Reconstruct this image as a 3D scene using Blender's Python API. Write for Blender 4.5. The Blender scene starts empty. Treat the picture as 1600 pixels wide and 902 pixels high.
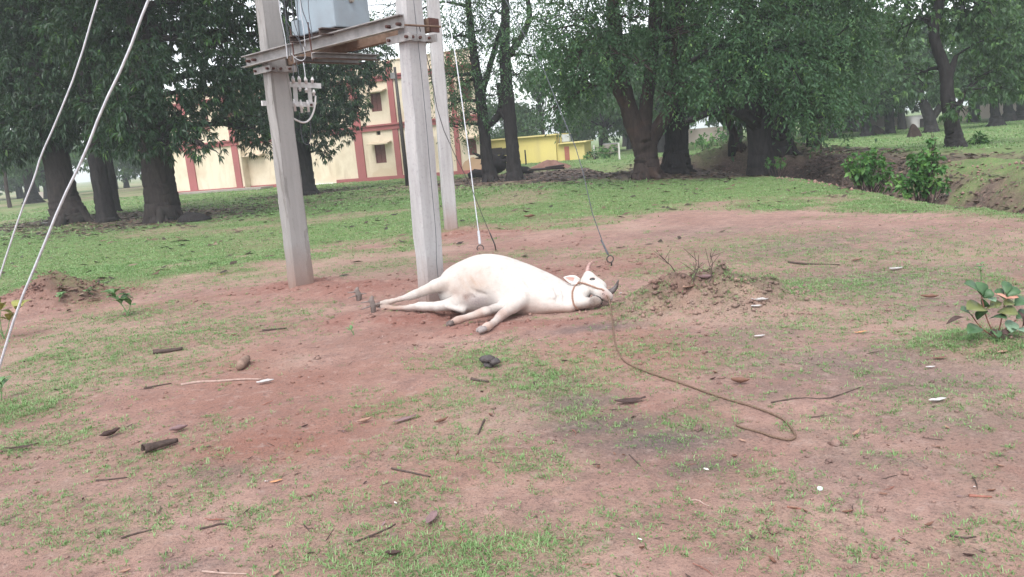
import bpy, bmesh, math, random
import numpy as np
from mathutils import Vector, Matrix
from mathutils.bvhtree import BVHTree
random.seed(7)
RNG = np.random.default_rng(11)
S = bpy.context.scene
COL = S.collection
PI = math.pi
R_ = math.radians

# ------------------------------------------------------------ camera, world, sun, exposure
CAMZ = 1.55
MCAM = Matrix.Rotation(R_(90 - 10.7), 4, 'X') @ Matrix.Rotation(R_(-5.0), 4, 'Z')
cd = bpy.data.cameras.new('camera')
cam = bpy.data.objects.new('camera', cd)
COL.objects.link(cam)
cam.matrix_world = Matrix.Translation((0, 0, CAMZ)) @ MCAM
cd.sensor_width = 36.0
cd.lens = 27.0
cd.clip_start = 0.05
cd.clip_end = 3000
S.camera = cam

SUN_EL, SUN_AZ = 58.0, 200.0
w = bpy.data.worlds.new('World')
S.world = w
w.use_nodes = True
wn = w.node_tree
for n in list(wn.nodes):
    wn.nodes.remove(n)
sky = wn.nodes.new('ShaderNodeTexSky')
sky.sky_type = 'NISHITA'
sky.sun_disc = False
sky.sun_elevation = R_(SUN_EL)
sky.sun_rotation = R_(SUN_AZ)
sky.air_density = 1.0
sky.dust_density = 1.5
sky.ozone_density = 1.0
hs = wn.nodes.new('ShaderNodeHueSaturation')      # thick cloud: the blue is nearly gone
hs.inputs['Saturation'].default_value = 0.22
wbg = wn.nodes.new('ShaderNodeBackground')
wbg.inputs['Strength'].default_value = 0.15
wo = wn.nodes.new('ShaderNodeOutputWorld')
wn.links.new(sky.outputs[0], hs.inputs['Color'])
wn.links.new(hs.outputs[0], wbg.inputs['Color'])
wn.links.new(wbg.outputs[0], wo.inputs['Surface'])

sl = bpy.data.lights.new('sun', 'SUN')
sl.energy = 1.0
sl.angle = R_(40)
sl.color = (1.0, 0.97, 0.93)
so = bpy.data.objects.new('sun', sl)
COL.objects.link(so)
# azimuth measured like the sky texture: clockwise from +Y
az, el = R_(SUN_AZ), R_(SUN_EL)
sd = Vector((math.sin(az) * math.cos(el), math.cos(az) * math.cos(el), math.sin(el)))
so.rotation_euler = (-sd).to_track_quat('-Z', 'Y').to_euler()

S.view_settings.view_transform = 'Standard'
S.view_settings.look = 'None'
S.view_settings.exposure = 1.48
S.view_settings.gamma = 1.0
S.cycles.max_bounces = 6
S.cycles.diffuse_bounces = 3
S.cycles.glossy_bounces = 2
S.cycles.transmission_bounces = 3
S.cycles.transparent_max_bounces = 4
S.cycles.volume_bounces = 1
S.cycles.use_denoising = True

# ------------------------------------------------------------ measuring: where a sight line meets the place
M3 = MCAM.to_3x3()


def ray(px, py):
    return M3 @ Vector(((px - 800) / 1200.0, -(py - 451) / 1200.0, -1.0))


def G(px, py, z=0.0):
    d = ray(px, py)
    t = (z - CAMZ) / d.z
    return Vector((d.x * t, d.y * t, z))


def R(px, py, Y):
    d = ray(px, py)
    t = Y / d.y
    return Vector((d.x * t, Y, CAMZ + d.z * t))


# ------------------------------------------------------------ noise
def _h(ix, iy, s):
    n = (ix.astype(np.int64) * 374761393 + iy.astype(np.int64) * 668265263 + s * 1442695041) & 0x7fffffff
    n = ((n ^ (n >> 13)) * 1274126177) & 0x7fffffff
    n = n ^ (n >> 16)
    return (n & 0xffff) / 65535.0


def vn(x, y, s=0):
    x = np.asarray(x, float); y = np.asarray(y, float)
    ix = np.floor(x); iy = np.floor(y)
    fx = x - ix; fy = y - iy
    fx = fx * fx * (3 - 2 * fx); fy = fy * fy * (3 - 2 * fy)
    a = _h(ix, iy, s); b = _h(ix + 1, iy, s); c = _h(ix, iy + 1, s); d = _h(ix + 1, iy + 1, s)
    return (a * (1 - fx) + b * fx) * (1 - fy) + (c * (1 - fx) + d * fx) * fy


def fbm(x, y, s=0, o=4):
    v = 0; a = 0.5; t = 0
    for i in range(o):
        v = v + a * vn(x * 2 ** i + 17.3 * i, y * 2 ** i - 9.1 * i, s + i)
        t += a; a *= 0.5
    return v / t


def sst(a, b, x):
    t = np.clip((x - a) / (b - a), 0, 1)
    return t * t * (3 - 2 * t)


# ------------------------------------------------------------ objects
def tag(o, label=None, cat=None, group=None, kind=None):
    if label: o['label'] = label
    if cat: o['category'] = cat
    if group: o['group'] = group
    if kind: o['kind'] = kind
    return o


def thing(name, label, cat, loc, group=None):
    o = bpy.data.objects.new(name, None)
    o.empty_display_size = 0.2
    COL.objects.link(o)
    o.location = loc
    return tag(o, label, cat, group)


def link(name, me, mats, parent=None, loc=(0, 0, 0)):
    o = bpy.data.objects.new(name, me)
    COL.objects.link(o)
    if not isinstance(mats, (list, tuple)):
        mats = [mats]
    if not me.materials:
        for m in mats:
            me.materials.append(m)
    if parent is not None:
        o.parent = parent
    o.location = loc
    return o


def copy_tree(o, parent=None):
    c = o.copy()
    COL.objects.link(c)
    if parent is not None:
        c.parent = parent
    for ch in list(o.children):
        copy_tree(ch, c)
    return c


def org(parent):
    p = Vector((0, 0, 0))
    while parent is not None:
        p = p + parent.location
        parent = parent.parent
    return p


class MB:
    """collects shapes in world coordinates, links them as ONE mesh object"""
    def __init__(s):
        s.v = []; s.f = []; s.mi = []; s.cur = 0

    def add(s, vs, fs):
        o = len(s.v)
        s.v += [tuple(p) for p in vs]
        s.f += [tuple(i + o for i in f) for f in fs]
        s.mi += [s.cur] * len(fs)

    def box(s, c, u, v, w_):
        """centre and three half-extent vectors"""
        c, u, v, w_ = Vector(c), Vector(u), Vector(v), Vector(w_)
        vs = [c + a * u + b * v + d * w_ for a in (-1, 1) for b in (-1, 1) for d in (-1, 1)]
        fs = [(0, 1, 3, 2), (4, 6, 7, 5), (0, 4, 5, 1), (2, 3, 7, 6), (0, 2, 6, 4), (1, 5, 7, 3)]
        if u.cross(v).dot(w_) < 0:
            fs = [f[::-1] for f in fs]
        s.add(vs, fs)

    def tube(s, pts, rad, n=8, jit=0.0, cap=True, flat=1.0, seed=0, lob=0.0):
        rnd = random.Random(seed)
        pts = [Vector(p) for p in pts]
        if not isinstance(rad, (list, tuple)):
            rad = [rad] * len(pts)
        vs = []; fs = []
        t0 = (pts[1] - pts[0]).normalized()
        ref = Vector((0, 0, 1)) if abs(t0.z) < 0.9 else Vector((1, 0, 0))
        a = t0.cross(ref).normalized()
        ph = [rnd.uniform(-1, 1) for _ in range(n)]
        for i, p in enumerate(pts):
            t = (pts[min(i + 1, len(pts) - 1)] - pts[max(i - 1, 0)]).normalized()
            a = (a - t * a.dot(t)).normalized()
            b = t.cross(a)
            for k in range(n):
                an = 2 * PI * k / n
                r = rad[i] * (1 + jit * rnd.uniform(-1, 1) + lob * ph[k])
                vs.append(p + a * (math.cos(an) * r) + b * (math.sin(an) * r * flat))
        for i in range(len(pts) - 1):
            for k in range(n):
                k2 = (k + 1) % n
                fs.append((i * n + k, i * n + k2, (i + 1) * n + k2, (i + 1) * n + k))
        if cap:
            fs.append(tuple(range(n))[::-1])
            fs.append(tuple((len(pts) - 1) * n + k for k in range(n)))
        s.add(vs, fs)

    def ball(s, c, r, seed=0, jit=0.0, n=8, m=5, sq=(1, 1, 1)):
        rnd = random.Random(seed)
        c = Vector(c); vs = [c + Vector((0, 0, r * sq[2]))]; fs = []
        for i in range(1, m):
            th = PI * i / m
            for k in range(n):
                ph = 2 * PI * k / n
                q = r * (1 + rnd.uniform(-jit, jit))
                vs.append(c + Vector((q * sq[0] * math.sin(th) * math.cos(ph), q * sq[1] * math.sin(th) * math.sin(ph), q * sq[2] * math.cos(th))))
        vs.append(c - Vector((0, 0, r * sq[2])))
        for k in range(n):
            fs.append((0, 1 + k, 1 + (k + 1) % n))
            fs.append((len(vs) - 1, 1 + (m - 2) * n + (k + 1) % n, 1 + (m - 2) * n + k))
        for i in range(m - 2):
            for k in range(n):
                a = 1 + i * n; k2 = (k + 1) % n
                fs.append((a + k, a + n + k, a + n + k2, a + k2))
        s.add(vs, fs)

    def build(s, name, mats, parent=None, origin=None, smooth=False, bevel=0.0):
        me = bpy.data.meshes.new(name)
        o = org(parent) if parent is not None else Vector(origin or (0, 0, 0))
        me.from_pydata([(x - o.x, y - o.y, z - o.z) for x, y, z in s.v], [], s.f)
        if smooth:
            me.polygons.foreach_set('use_smooth', [True] * len(me.polygons))
        ob = link(name, me, mats, parent, (0, 0, 0) if parent is not None else o)
        if any(s.mi):
            me.polygons.foreach_set('material_index', s.mi)
        if bevel:
            b = ob.modifiers.new('bevel', 'BEVEL')
            b.width = bevel; b.segments = 2; b.limit_method = 'ANGLE'
        return ob


def npmesh(name, v, f, attrs=None, smooth=False):
    """numpy mesh with faces of one size"""
    v = np.asarray(v, np.float32); f = np.asarray(f, np.int32)
    me = bpy.data.meshes.new(name)
    k = f.shape[1]
    me.vertices.add(len(v)); me.vertices.foreach_set('co', v.ravel())
    me.loops.add(f.size); me.loops.foreach_set('vertex_index', f.ravel())
    me.polygons.add(len(f))
    me.polygons.foreach_set('loop_start', np.arange(0, f.size, k, dtype=np.int32))
    if smooth:
        me.polygons.foreach_set('use_smooth', np.ones(len(f), bool))
    me.update(calc_edges=True)
    for an, av in (attrs or {}).items():
        av = np.asarray(av, np.float32)
        if av.ndim == 2:
            a = me.attributes.new(an, 'FLOAT_COLOR', 'POINT')
            a.data.foreach_set('color', np.hstack([av, np.ones((len(av), 1), np.float32)]).ravel())
        else:
            a = me.attributes.new(an, 'FLOAT', 'POINT')
            a.data.foreach_set('value', av)
    return me


# ------------------------------------------------------------ materials
class NT:
    def __init__(s, name):
        s.m = bpy.data.materials.new(name); s.m.use_nodes = True
        s.t = s.m.node_tree
        s.b = s.t.nodes['Principled BSDF']
        s.out = s.t.nodes['Material Output']

    def n(s, ty, ins=None, **kw):
        d = s.t.nodes.new(ty)
        for k, v in kw.items():
            setattr(d, k, v)
        for k, v in (ins or {}).items():
            s.put(d.inputs[k], v)
        return d

    def put(s, sock, v):
        if isinstance(v, bpy.types.NodeSocket):
            s.t.links.new(v, sock)
        elif isinstance(v, (tuple, list)) and len(v) == 3 and sock.type == 'RGBA':
            sock.default_value = (*v, 1)
        else:
            sock.default_value = v

    def pos(s, kind='Object'):
        return s.n('ShaderNodeTexCoord').outputs[kind]

    def noise(s, scale, detail=4, rough=0.55, vec=None, dist=0.0):
        d = s.n('ShaderNodeTexNoise', {'Scale': scale, 'Detail': detail, 'Roughness': rough, 'Distortion': dist})
        s.put(d.inputs['Vector'], vec if vec is not None else s.pos())
        return d.outputs['Fac']

    def ramp(s, fac, a, b, c0=(0, 0, 0), c1=(1, 1, 1)):
        d = s.n('ShaderNodeValToRGB', {'Fac': fac})
        e = d.color_ramp.elements
        e[0].position = a; e[1].position = b
        e[0].color = (*c0, 1); e[1].color = (*c1, 1)
        return d.outputs['Color']

    def mix(s, fac, a, b, mode='MIX'):
        d = s.n('ShaderNodeMix', data_type='RGBA', blend_type=mode)
        s.put(d.inputs[0], fac); s.put(d.inputs[6], a); s.put(d.inputs[7], b)
        return d.outputs[2]

    def math(s, op, a, b=0.5, clamp=False):
        d = s.n('ShaderNodeMath', operation=op, use_clamp=clamp)
        s.put(d.inputs[0], a); s.put(d.inputs[1], b)
        return d.outputs[0]

    def attr(s, name):
        return s.n('ShaderNodeAttribute', attribute_name=name).outputs['Fac']

    def bump(s, h, strength=0.4, dist=0.02):
        d = s.n('ShaderNodeBump', {'Height': h, 'Strength': strength, 'Distance': dist})
        s.put(s.b.inputs['Normal'], d.outputs[0])

    def set(s, col=None, rough=0.8, spec=0.3, metal=0.0):
        if col is not None: s.put(s.b.inputs['Base Color'], col)
        s.put(s.b.inputs['Roughness'], rough)
        s.b.inputs['Specular IOR Level'].default_value = spec
        s.put(s.b.inputs['Metallic'], metal)
        return s.m


def simple(name, c0, c1, scale=6, rough=0.8, spec=0.25, bump=0.2, bscale=None, metal=0.0, vec=None):
    t = NT(name)
    f = t.noise(scale, 5, 0.6, vec)
    t.bump(t.noise(bscale or scale * 4, 4), bump, 0.01)
    return t.set(t.mix(t.ramp(f, 0.3, 0.7), c0, c1), rough, spec, metal)
# ------------------------------------------------------------ the ground: heights and what lies where
def lip_x(y):
    """near edge of the drainage ditch"""
    return 7.05 + 0.35 * np.sin(y * 0.45) * sst(11, 15, y) * (1 - sst(21, 26, y)) + sst(17, 20, y) * 0.35 - 3.2 * sst(25, 33, y)


MOUNDS = []
for px, py, rx, ry, hh in [(85, 470, .5, .4, .22), (35, 480, .55, .4, .15), (140, 462, .6, .4, .10), (1100, 470, .62, .36, .21), (1180, 474, .5, .3, .12), (1030, 478, .45, .3, .09),
                           (470, 447, .7, .5, .07), (560, 450, .8, .45, .07), (690, 470, .6, .4, .03), (712, 362, .7, .5, .09), (1545, 532, .4, .3, .05),
                           (570, 490, .5, .3, .04), (720, 515, .6, .2, .035), (640, 497, .5, .2, .03)]:
    g = G(px, py)
    MOUNDS.append((g.x, g.y, rx, ry, hh))
MOUNDS.append((5.1, 27.6, 2.2, 1.4, .25))
MOUNDS.append((9.8, 30.0, 3.0, 2.0, .55))
MOUNDS.append((-11.2, 26.2, 1.6, 1.2, .12))
MOUNDS.append((-16.5, 30.5, 2.8, 2.0, .12))


def hfun(x, y, fine=True):
    x = np.asarray(x, float); y = np.asarray(y, float)
    h = (fbm(x / 5, y / 5, 3) - .5) * .10 + (fbm(x / .9, y / .9, 9) - .5) * .035
    h = h * sst(0, 3, y) + 0
    if fine:
        h = h + (fbm(x / .16, y / .16, 21, 3) - .5) * .016
    for cx, cy, rx, ry, hh in MOUNDS:
        q = ((x - cx) / rx) ** 2 + ((y - cy) / ry) ** 2
        q = q * (1 + .7 * (vn(x * 4 / max(rx, .3) + 5, y * 4 / max(ry, .3), 5) - .5))
        h = h + hh * np.exp(-q * 1.3) * (.45 + .45 * vn(x * 7, y * 7, 6) + .45 * vn(x * 15, y * 15, 8) + .3 * vn(x * 27, y * 27, 4))
    lx = lip_x(y)
    on = sst(3, 6, y) * (1 - sst(36, 44, y))
    d = x - lx + (fbm(x / .6, y / .6, 31) - .5) * .35
    cut = sst(0, .75, d) * (1 - sst(1.25, 3.1, d)) * -.95
    bank = sst(1.6, 3.4, d) * (1 - .75 * sst(4.0, 11, d)) * (.26 + .40 * sst(15, 10, y))
    rough = (fbm(x / .35, y / .35, 41) - .5) * .22 * sst(.2, .8, d) * (1 - sst(3.0, 5.5, d))
    h = h + on * (cut + bank + rough)
    h = h + (fbm(x / 14, y / 14, 51) - .5) * .5 * sst(20, 45, y) * sst(6, 14, x)
    return h


def H(x, y):
    return float(hfun(np.array([x]), np.array([y]))[0])


def on_ground(px, py, dz=0.0):
    """sight line against the real, uneven ground"""
    d = ray(px, py)
    ts = np.geomspace(1.5, 140, 900) / d.y
    xs, ys = d.x * ts, d.y * ts
    below = (CAMZ + d.z * ts) - (hfun(xs, ys) + dz) < 0
    i = int(np.argmax(below)) if below.any() else len(ts) - 1
    a, b = ts[max(i - 1, 0)], ts[i]
    for _ in range(12):
        m = (a + b) / 2
        if CAMZ + d.z * m < H(d.x * m, d.y * m) + dz: b = m
        else: a = m
    return Vector((d.x * b, d.y * b, H(d.x * b, d.y * b) + dz))


def gpatch(x, y, lst):
    v = np.zeros_like(x)
    for px, py, r1, r2, a in lst:
        g = G(px, py)
        q = ((x - g.x) / r1) ** 2 + ((y - g.y) / r2) ** 2
        v = np.maximum(v, a * np.exp(-q))
    return v


EDGE = [(-300, 600), (0, 470), (200, 445), (330, 425), (430, 402), (560, 398), (650, 385), (760, 352), (880, 350), (1000, 340), (1130, 326), (1260, 318), (1400, 325), (1500, 335), (1620, 345)]
_e = [G(*p) for p in EDGE]
EDX = np.array([p.x / p.y for p in _e]); EDY = np.array([p.y for p in _e])


def fields(x, y):
    """what covers the soil: grass, wet soil, grey silt, loose red soil, tan sand, leaf litter"""
    yy = np.maximum(y, .5)
    eb = np.interp(x / yy, EDX, EDY)
    n1 = fbm(x / .8, y / .8, 61); n2 = fbm(x / .25, y / .25, 66, 3); n3 = fbm(x / 2.6, y / 2.6, 71)
    t = (y - eb) / np.maximum(eb * .13, .5) + (n1 - .5) * 3.2 + (n3 - .5) * 2.5
    g = sst(-.9, 1.2, t) * .95
    g = g * (1 - .55 * sst(.55, .75, n3) * sst(10, 20, y) * (x < 2))
    near = gpatch(x, y, [(690, 872, .55, .3, .8), (830, 850, .3, .2, .7), (520, 870, .35, .16, .5), (560, 830, .3, .12, .5), (700, 820, .3, .1, .45), (20, 640, .4, .42, .85), (100, 600, .5, .4, .55), (60, 560, .7, .4, .55),
                         (850, 590, .55, .55, .62), (760, 555, .5, .35, .6), (700, 690, .35, .35, .42), (560, 630, .3, .3, .28), (900, 640, .3, .3, .5),
                         (1120, 462, .6, .25, .75), (1010, 485, .5, .3, .5), (1180, 470, .6, .3, .7), (1000, 540, .5, .35, .38), (1510, 530, .45, .35, .85), (1590, 545, .4, .3, .8), (1450, 520, .3, .3, .5),
                         (420, 490, .6, .3, .45), (200, 490, .9, .6, .75), (100, 450, .8, .5, .5), (330, 530, .6, .4, .35), (250, 580, .5, .3, .4), (230, 720, .35, .3, .28), (200, 800, .5, .25, .4), (60, 800, .3, .25, .35),
                         (960, 800, .3, .2, .3), (1350, 850, .3, .1, .3), (1240, 640, .4, .35, .22), (1400, 700, .5, .4, .2), (1000, 425, .5, .4, .4), (1250, 445, 1.2, .9, .5), (1320, 395, 2.2, 1.3, .40), (1470, 385, 2.0, 1.1, .40), (1150, 380, 1.5, .9, .42), (1540, 430, .8, .7, .42), (1100, 420, 1.0, .7, .35), (1400, 420, 1.2, .8, .3), (950, 395, .7, .3, .5), (150, 560, 1.0, .8, .45), (60, 690, .4, .3, .6), (300, 760, .4, .3, .34), (150, 830, .5, .3, .4), (1300, 500, 1.2, .6, .27), (1100, 560, .9, .5, .28), (1050, 650, .6, .4, .3), (1200, 820, .5, .25, .33), (1500, 620, .5, .4, .34), (1550, 830, .3, .2, .36), (1150, 740, .4, .3, .25), (260, 515, 1.2, .6, .55), (110, 525, .8, .5, .55), (380, 432, .9, .5, .5), (600, 415, 1.0, .6, .5), (820, 395, .8, .5, .4), (400, 800, .4, .2, .4), (830, 720, .35, .25, .42), (620, 770, .4, .25, .4), (1420, 870, .5, .15, .33), (700, 620, .6, .4, .42)])
    g2 = near * sst(.26, .52, n1 * .5 + n2 * .5 + near * .25)
    gs = .30 * sst(.60, .72, n2) * sst(.4, .6, n1)
    grass = np.maximum(np.maximum(g, g2), gs * (y < eb + 2))
    red = gpatch(x, y, [(470, 450, .9, .5, .9), (570, 452, .95, .5, .9), (640, 500, .9, .34, 1), (560, 500, .5, .3, 1), (730, 515, .9, .2, 1), (850, 505, .6, .2, .8), (740, 365, 1.3, .6, .85), (830, 380, 1.2, .7, .4), (900, 420, 1.3, .7, .6), (60, 478, .8, .45, .6),
                        (110, 458, .6, .45, .45), (380, 460, 1.0, .5, .5), (985, 400, .9, .8, .45), (1060, 478, .3, .2, .5)])
    red = red * sst(.25, .5, n1 * .6 + .4 * n2)
    grass = grass * (1 - .92 * sst(.35, .65, red))
    wet = gpatch(x, y, [(440, 600, 1.0, .7, 1), (430, 690, .65, .4, 1), (520, 640, .65, .6, .95), (480, 540, .9, .5, .8), (380, 570, .6, .4, .8), (470, 550, .7, .4, .6), (640, 740, .5, .25, .5), (300, 640, .5, .3, .3)]) * sst(.2, .55, n1 * .4 + n3 * .6)
    wet = np.maximum(wet, .55 * sst(.6, .75, n3) * (y < 12))
    silt = gpatch(x, y, [(950, 655, .42, .24, 1), (1030, 682, .42, .22, 1), (900, 625, .4, .25, .8), (1090, 720, .22, .14, .8), (850, 600, .4, .3, .6), (930, 510, .4, .14, .95), (890, 517, .2, .1, .8), (340, 740, .25, .14, .6), (1430, 590, .8, .4, .6), (1330, 560, .8, .6, .65), (1180, 520, .6, .4, .4), (1400, 430, 1.2, .8, .6), (1280, 380, 1.8, 1.0, .55), (1520, 470, .8, .6, .5), (1100, 360, 1.5, .8, .4), (1230, 600, .5, .3, .4), (1480, 650, .6, .4, .4), (1350, 720, .5, .3, .35), (310, 880, .2, .05, .6)]) * sst(.2, .5, n2 * .6 + n1 * .4)
    tan = gpatch(x, y, [(1560, 740, .5, .35, 1), (1400, 640, .5, .3, .7), (450, 730, .3, .14, .7), (1200, 560, .7, .5, .5), (870, 495, .35, .1, .8), (1420, 790, .5, .3, .4), (60, 760, .5, .3, .4)]) * sst(.3, .6, n1)
    tan = np.maximum(tan, .5 * sst(.52, .72, fbm(x / 1.6, y / 1.6, 88)) * (y < 14))
    lx = lip_x(y); d = x - lx
    dit = sst(.1, .5, d) * (1 - sst(1.7, 3.0 + 1.3 * sst(15, 10, y), d + (n1 - .5) * 2)) * sst(3, 6, y) * (1 - sst(34, 42, y))
    grass = grass * (1 - dit * (.72 + .28 * sst(.45, .6, n1)))
    lit = np.maximum(dit * .9, gpatch(x, y, [(1100, 468, .6, .35, .65), (1030, 482, .4, .25, .5), (1180, 476, .5, .25, .55), (120, 470, .6, .4, .6)]) * sst(.2, .5, n2))
    for cx, cy, r in [(-11.5, 25.5, 3.6), (-17, 30, 4.5), (-9.5, 37, 2.8), (0, 33.5, 2.5), (5.5, 28.6, 3.4), (9, 24.6, 3.4), (8, 27.5, 4.5), (11.5, 28, 4.5), (-13, 28.5, 4)]:
        q = ((x - cx) / r) ** 2 + ((y - cy) / (r * .65)) ** 2
        lit = np.maximum(lit, np.exp(-q) * sst(.25, .55, n1 * .5 + n3 * .5 + .1))
    # the dirt yard by the yellow house
    q = ((x - 2.2) / 7.0) ** 2 + ((y - 34.8) / 5.2) ** 2
    yard = np.exp(-q * q)
    grass = grass * (1 - .95 * yard)
    lit = np.maximum(lit, yard * (.55 + .45 * sst(.35, .6, n1)))
    grass = grass * (1 - .8 * sst(.35, .8, lit))
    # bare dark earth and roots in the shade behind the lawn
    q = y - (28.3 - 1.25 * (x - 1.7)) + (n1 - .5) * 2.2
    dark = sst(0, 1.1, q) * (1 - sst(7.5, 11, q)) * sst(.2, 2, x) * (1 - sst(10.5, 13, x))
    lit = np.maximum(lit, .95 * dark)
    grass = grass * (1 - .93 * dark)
    # pale dusty field far to the left
    fld = sst(50, 70, y) * sst(-14, -26, x)
    tan = np.maximum(tan, .8 * fld * sst(.4, .6, n3))
    grass = grass * (1 - .5 * fld * sst(.45, .6, n3))
    return dict(grass=grass, wet=wet, silt=silt, red=red, tan=tan, litter=lit)


def graded(a, b, step, lo, hi, gr):
    c = list(np.arange(a, b, step))
    s = step
    while c[-1] < hi:
        s *= gr; c.append(c[-1] + s)
    s = step; pre = []
    x = a
    while x > lo:
        s *= gr; x -= s; pre.append(x)
    return np.array(pre[::-1] + c)


gx = graded(-5.2, 8.4, .052, -620, 620, 1.05)
gy = graded(1.6, 13.5, .050, -60, 700, 1.04)
GX, GY = np.meshgrid(gx, gy)
FX, FY = GX.ravel(), GY.ravel()
FLD = fields(FX, FY)
FLD['turf'] = FLD['grass'] * (.30 + .70 * sst(8, 14, FY))
rg = FLD['red'] * (fbm(FX / .07, FY / .07, 91, 2) - .4) * .05 * (FY < 16)
HZ = hfun(FX, FY) + rg
nx, ny = len(gx), len(gy)
ii = np.arange(nx * ny).reshape(ny, nx)
F4 = np.stack([ii[:-1, :-1], ii[:-1, 1:], ii[1:, 1:], ii[1:, :-1]], -1).reshape(-1, 4)

t = NT('earth')
P = t.pos()
n_big = t.noise(1.1, 5, .6, P); n_mid = t.noise(7, 5, .65, P); n_fine = t.noise(70, 4, .7, P); n_grit = t.noise(260, 2, .6, P)
soil = t.mix(t.ramp(n_big, .32, .68), (.265, .150, .121), (.39, .248, .204))
soil = t.mix(t.ramp(n_mid, .45, .75), soil, (.20, .125, .108))
soil = t.mix(t.math('MULTIPLY', t.attr('tan'), t.ramp(n_mid, .3, .6)), soil, (.41, .30, .23))
soil = t.mix(t.math('MULTIPLY', t.attr('wet'), .85), soil, (.25, .108, .076))
soil = t.mix(t.math('MULTIPLY', t.attr('silt'), t.ramp(n_fine, .12, .5)), soil, (.115, .090, .088))
soil = t.mix(t.attr('red'), soil, t.mix(t.ramp(n_fine, .35, .65), (.165, .068, .052), (.32, .15, .118)))
soil = t.mix(t.ramp(n_fine, .50, .74), soil, t.mix(.7, soil, (.07, .045, .04)))
n_sp = t.noise(34, 3, .75, P)
soil = t.mix(t.math('MULTIPLY', t.ramp(n_sp, .56, .66), t.ramp(t.noise(3, 4, .6, P), .35, .65)), soil, (.10, .068, .06))
soil = t.mix(t.math('MULTIPLY', t.ramp(t.noise(13, 5, .7, P), .54, .7), .55), soil, (.38, .275, .24))
soil = t.mix(t.math('MULTIPLY', t.ramp(n_grit, .62, .75), .5), soil, (.5, .40, .35))
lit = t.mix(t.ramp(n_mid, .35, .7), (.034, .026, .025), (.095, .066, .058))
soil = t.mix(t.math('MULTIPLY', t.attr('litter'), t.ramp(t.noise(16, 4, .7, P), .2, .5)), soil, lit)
gcol = t.mix(t.ramp(t.noise(2.2, 4, .6, P), .3, .7), (.066, .150, .036), (.128, .240, .058))
gcol = t.mix(t.ramp(n_fine, .45, .75), gcol, (.035, .075, .024))
gm = t.math('MULTIPLY', t.attr('turf'), t.ramp(t.noise(24, 4, .7, P), .28, .52))
soil = t.mix(gm, soil, gcol)
rgh = t.math('SUBTRACT', .9, t.math('MULTIPLY', t.attr('wet'), t.math('MULTIPLY', t.ramp(n_mid, .35, .6), .42)))
t.bump(t.math('ADD', t.math('MULTIPLY', n_fine, .8), t.math('ADD', t.math('MULTIPLY', n_grit, .25), n_mid)), .9, .022)
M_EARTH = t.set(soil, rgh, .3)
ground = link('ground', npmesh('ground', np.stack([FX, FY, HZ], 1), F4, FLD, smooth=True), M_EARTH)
tag(ground, kind='structure')


# ------------------------------------------------------------ grass: blades as real geometry
def blades(px, py, n, L, W, spread, lie, seed, pz=None, rn=None):
    """n blades round each point; each blade a bent strip of three triangles"""
    r = np.random.default_rng(seed)
    N = len(px) * n
    cx = np.repeat(px, n); cy = np.repeat(py, n)
    Ls = np.repeat(L, n) if np.ndim(L) else np.full(N, L)
    a = r.uniform(0, 2 * PI, N); q = np.sqrt(r.uniform(0, 1, N)) * (np.repeat(spread, n) if np.ndim(spread) else spread)
    bx = cx + np.cos(a) * q; by = cy + np.sin(a) * q
    bz = hfun(bx, by)
    l = Ls * r.uniform(.5, 1.15, N)
    az = a + r.normal(0, .9, N)
    el = np.clip(r.normal(lie, .35, N), .08, 1.45)
    dx = np.cos(az); dy = np.sin(az)
    wd = W * r.uniform(.6, 1.2, N)
    sx = -dy * wd; sy = dx * wd
    m = .5 * l
    p0 = np.stack([bx - sx, by - sy, bz - .004], 1); p1 = np.stack([bx + sx, by + sy, bz - .004], 1)
    mx = bx + dx * m * np.cos(el); my = by + dy * m * np.cos(el); mz = bz + m * np.sin(el)
    p2 = np.stack([mx - sx * .8, my - sy * .8, mz], 1); p3 = np.stack([mx + sx * .8, my + sy * .8, mz], 1)
    e2 = el - r.uniform(.2, .9, N)
    p4 = np.stack([mx + dx * m * np.cos(e2), my + dy * m * np.cos(e2), np.maximum(mz + m * np.sin(e2), bz + .003)], 1)
    V = np.stack([p0, p1, p2, p3, p4], 1).reshape(-1, 3)
    b = np.arange(N)[:, None] * 5
    F = np.concatenate([b + [0, 1, 3], b + [0, 3, 2], b + [2, 3, 4]], 1).reshape(-1, 3)
    rv = np.repeat(np.clip(np.repeat(r.uniform(0, 1, len(px)), n) * .6 + r.uniform(0, .4, N), 0, 1), 5)
    return V, F, rv


def leaf_mat(name, cols, trans=.25, rough=.45, spec=.3, vein=None):
    t = NT(name)
    a = t.attr('rnd')
    d = t.n('ShaderNodeValToRGB', {'Fac': a})
    e = d.color_ramp.elements
    while len(e) < len(cols):
        e.new(.5)
    for i, c in enumerate(cols):
        e[i].position = c[0]; e[i].color = (*c[1], 1)
    col = t.mix(t.ramp(t.noise(3, 3), .3, .7), d.outputs['Color'], t.mix(.22, d.outputs['Color'], (.02, .03, .015)))
    t.set(col, rough, spec)
    tr = t.n('ShaderNodeBsdfTranslucent', {'Color': t.mix(.5, d.outputs['Color'], (.12, .2, .03))})
    mx = t.n('ShaderNodeMixShader', {0: trans, 1: t.b.outputs[0], 2: tr.outputs[0]})
    t.put(t.out.inputs['Surface'], mx.outputs[0])
    return t.m


M_GRASS = leaf_mat('grass_blade', [(0, (.08, .155, .055)), (.45, (.175, .315, .105)), (.8, (.28, .43, .19)), (1, (.40, .47, .27))], .3, .5)


def sample(n, x0, x1, y0, y1, seed, power=1.0, key='grass', inview=True):
    r = np.random.default_rng(seed)
    x = r.uniform(x0, x1, n); y = r.uniform(y0, y1, n)
    k = np.abs(x) < y * .74 + .6
    x, y = x[k], y[k]
    f = fields(x, y)[key]
    k = r.uniform(0, 1, len(x)) < f ** power
    return x[k], y[k], f[k]


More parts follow.
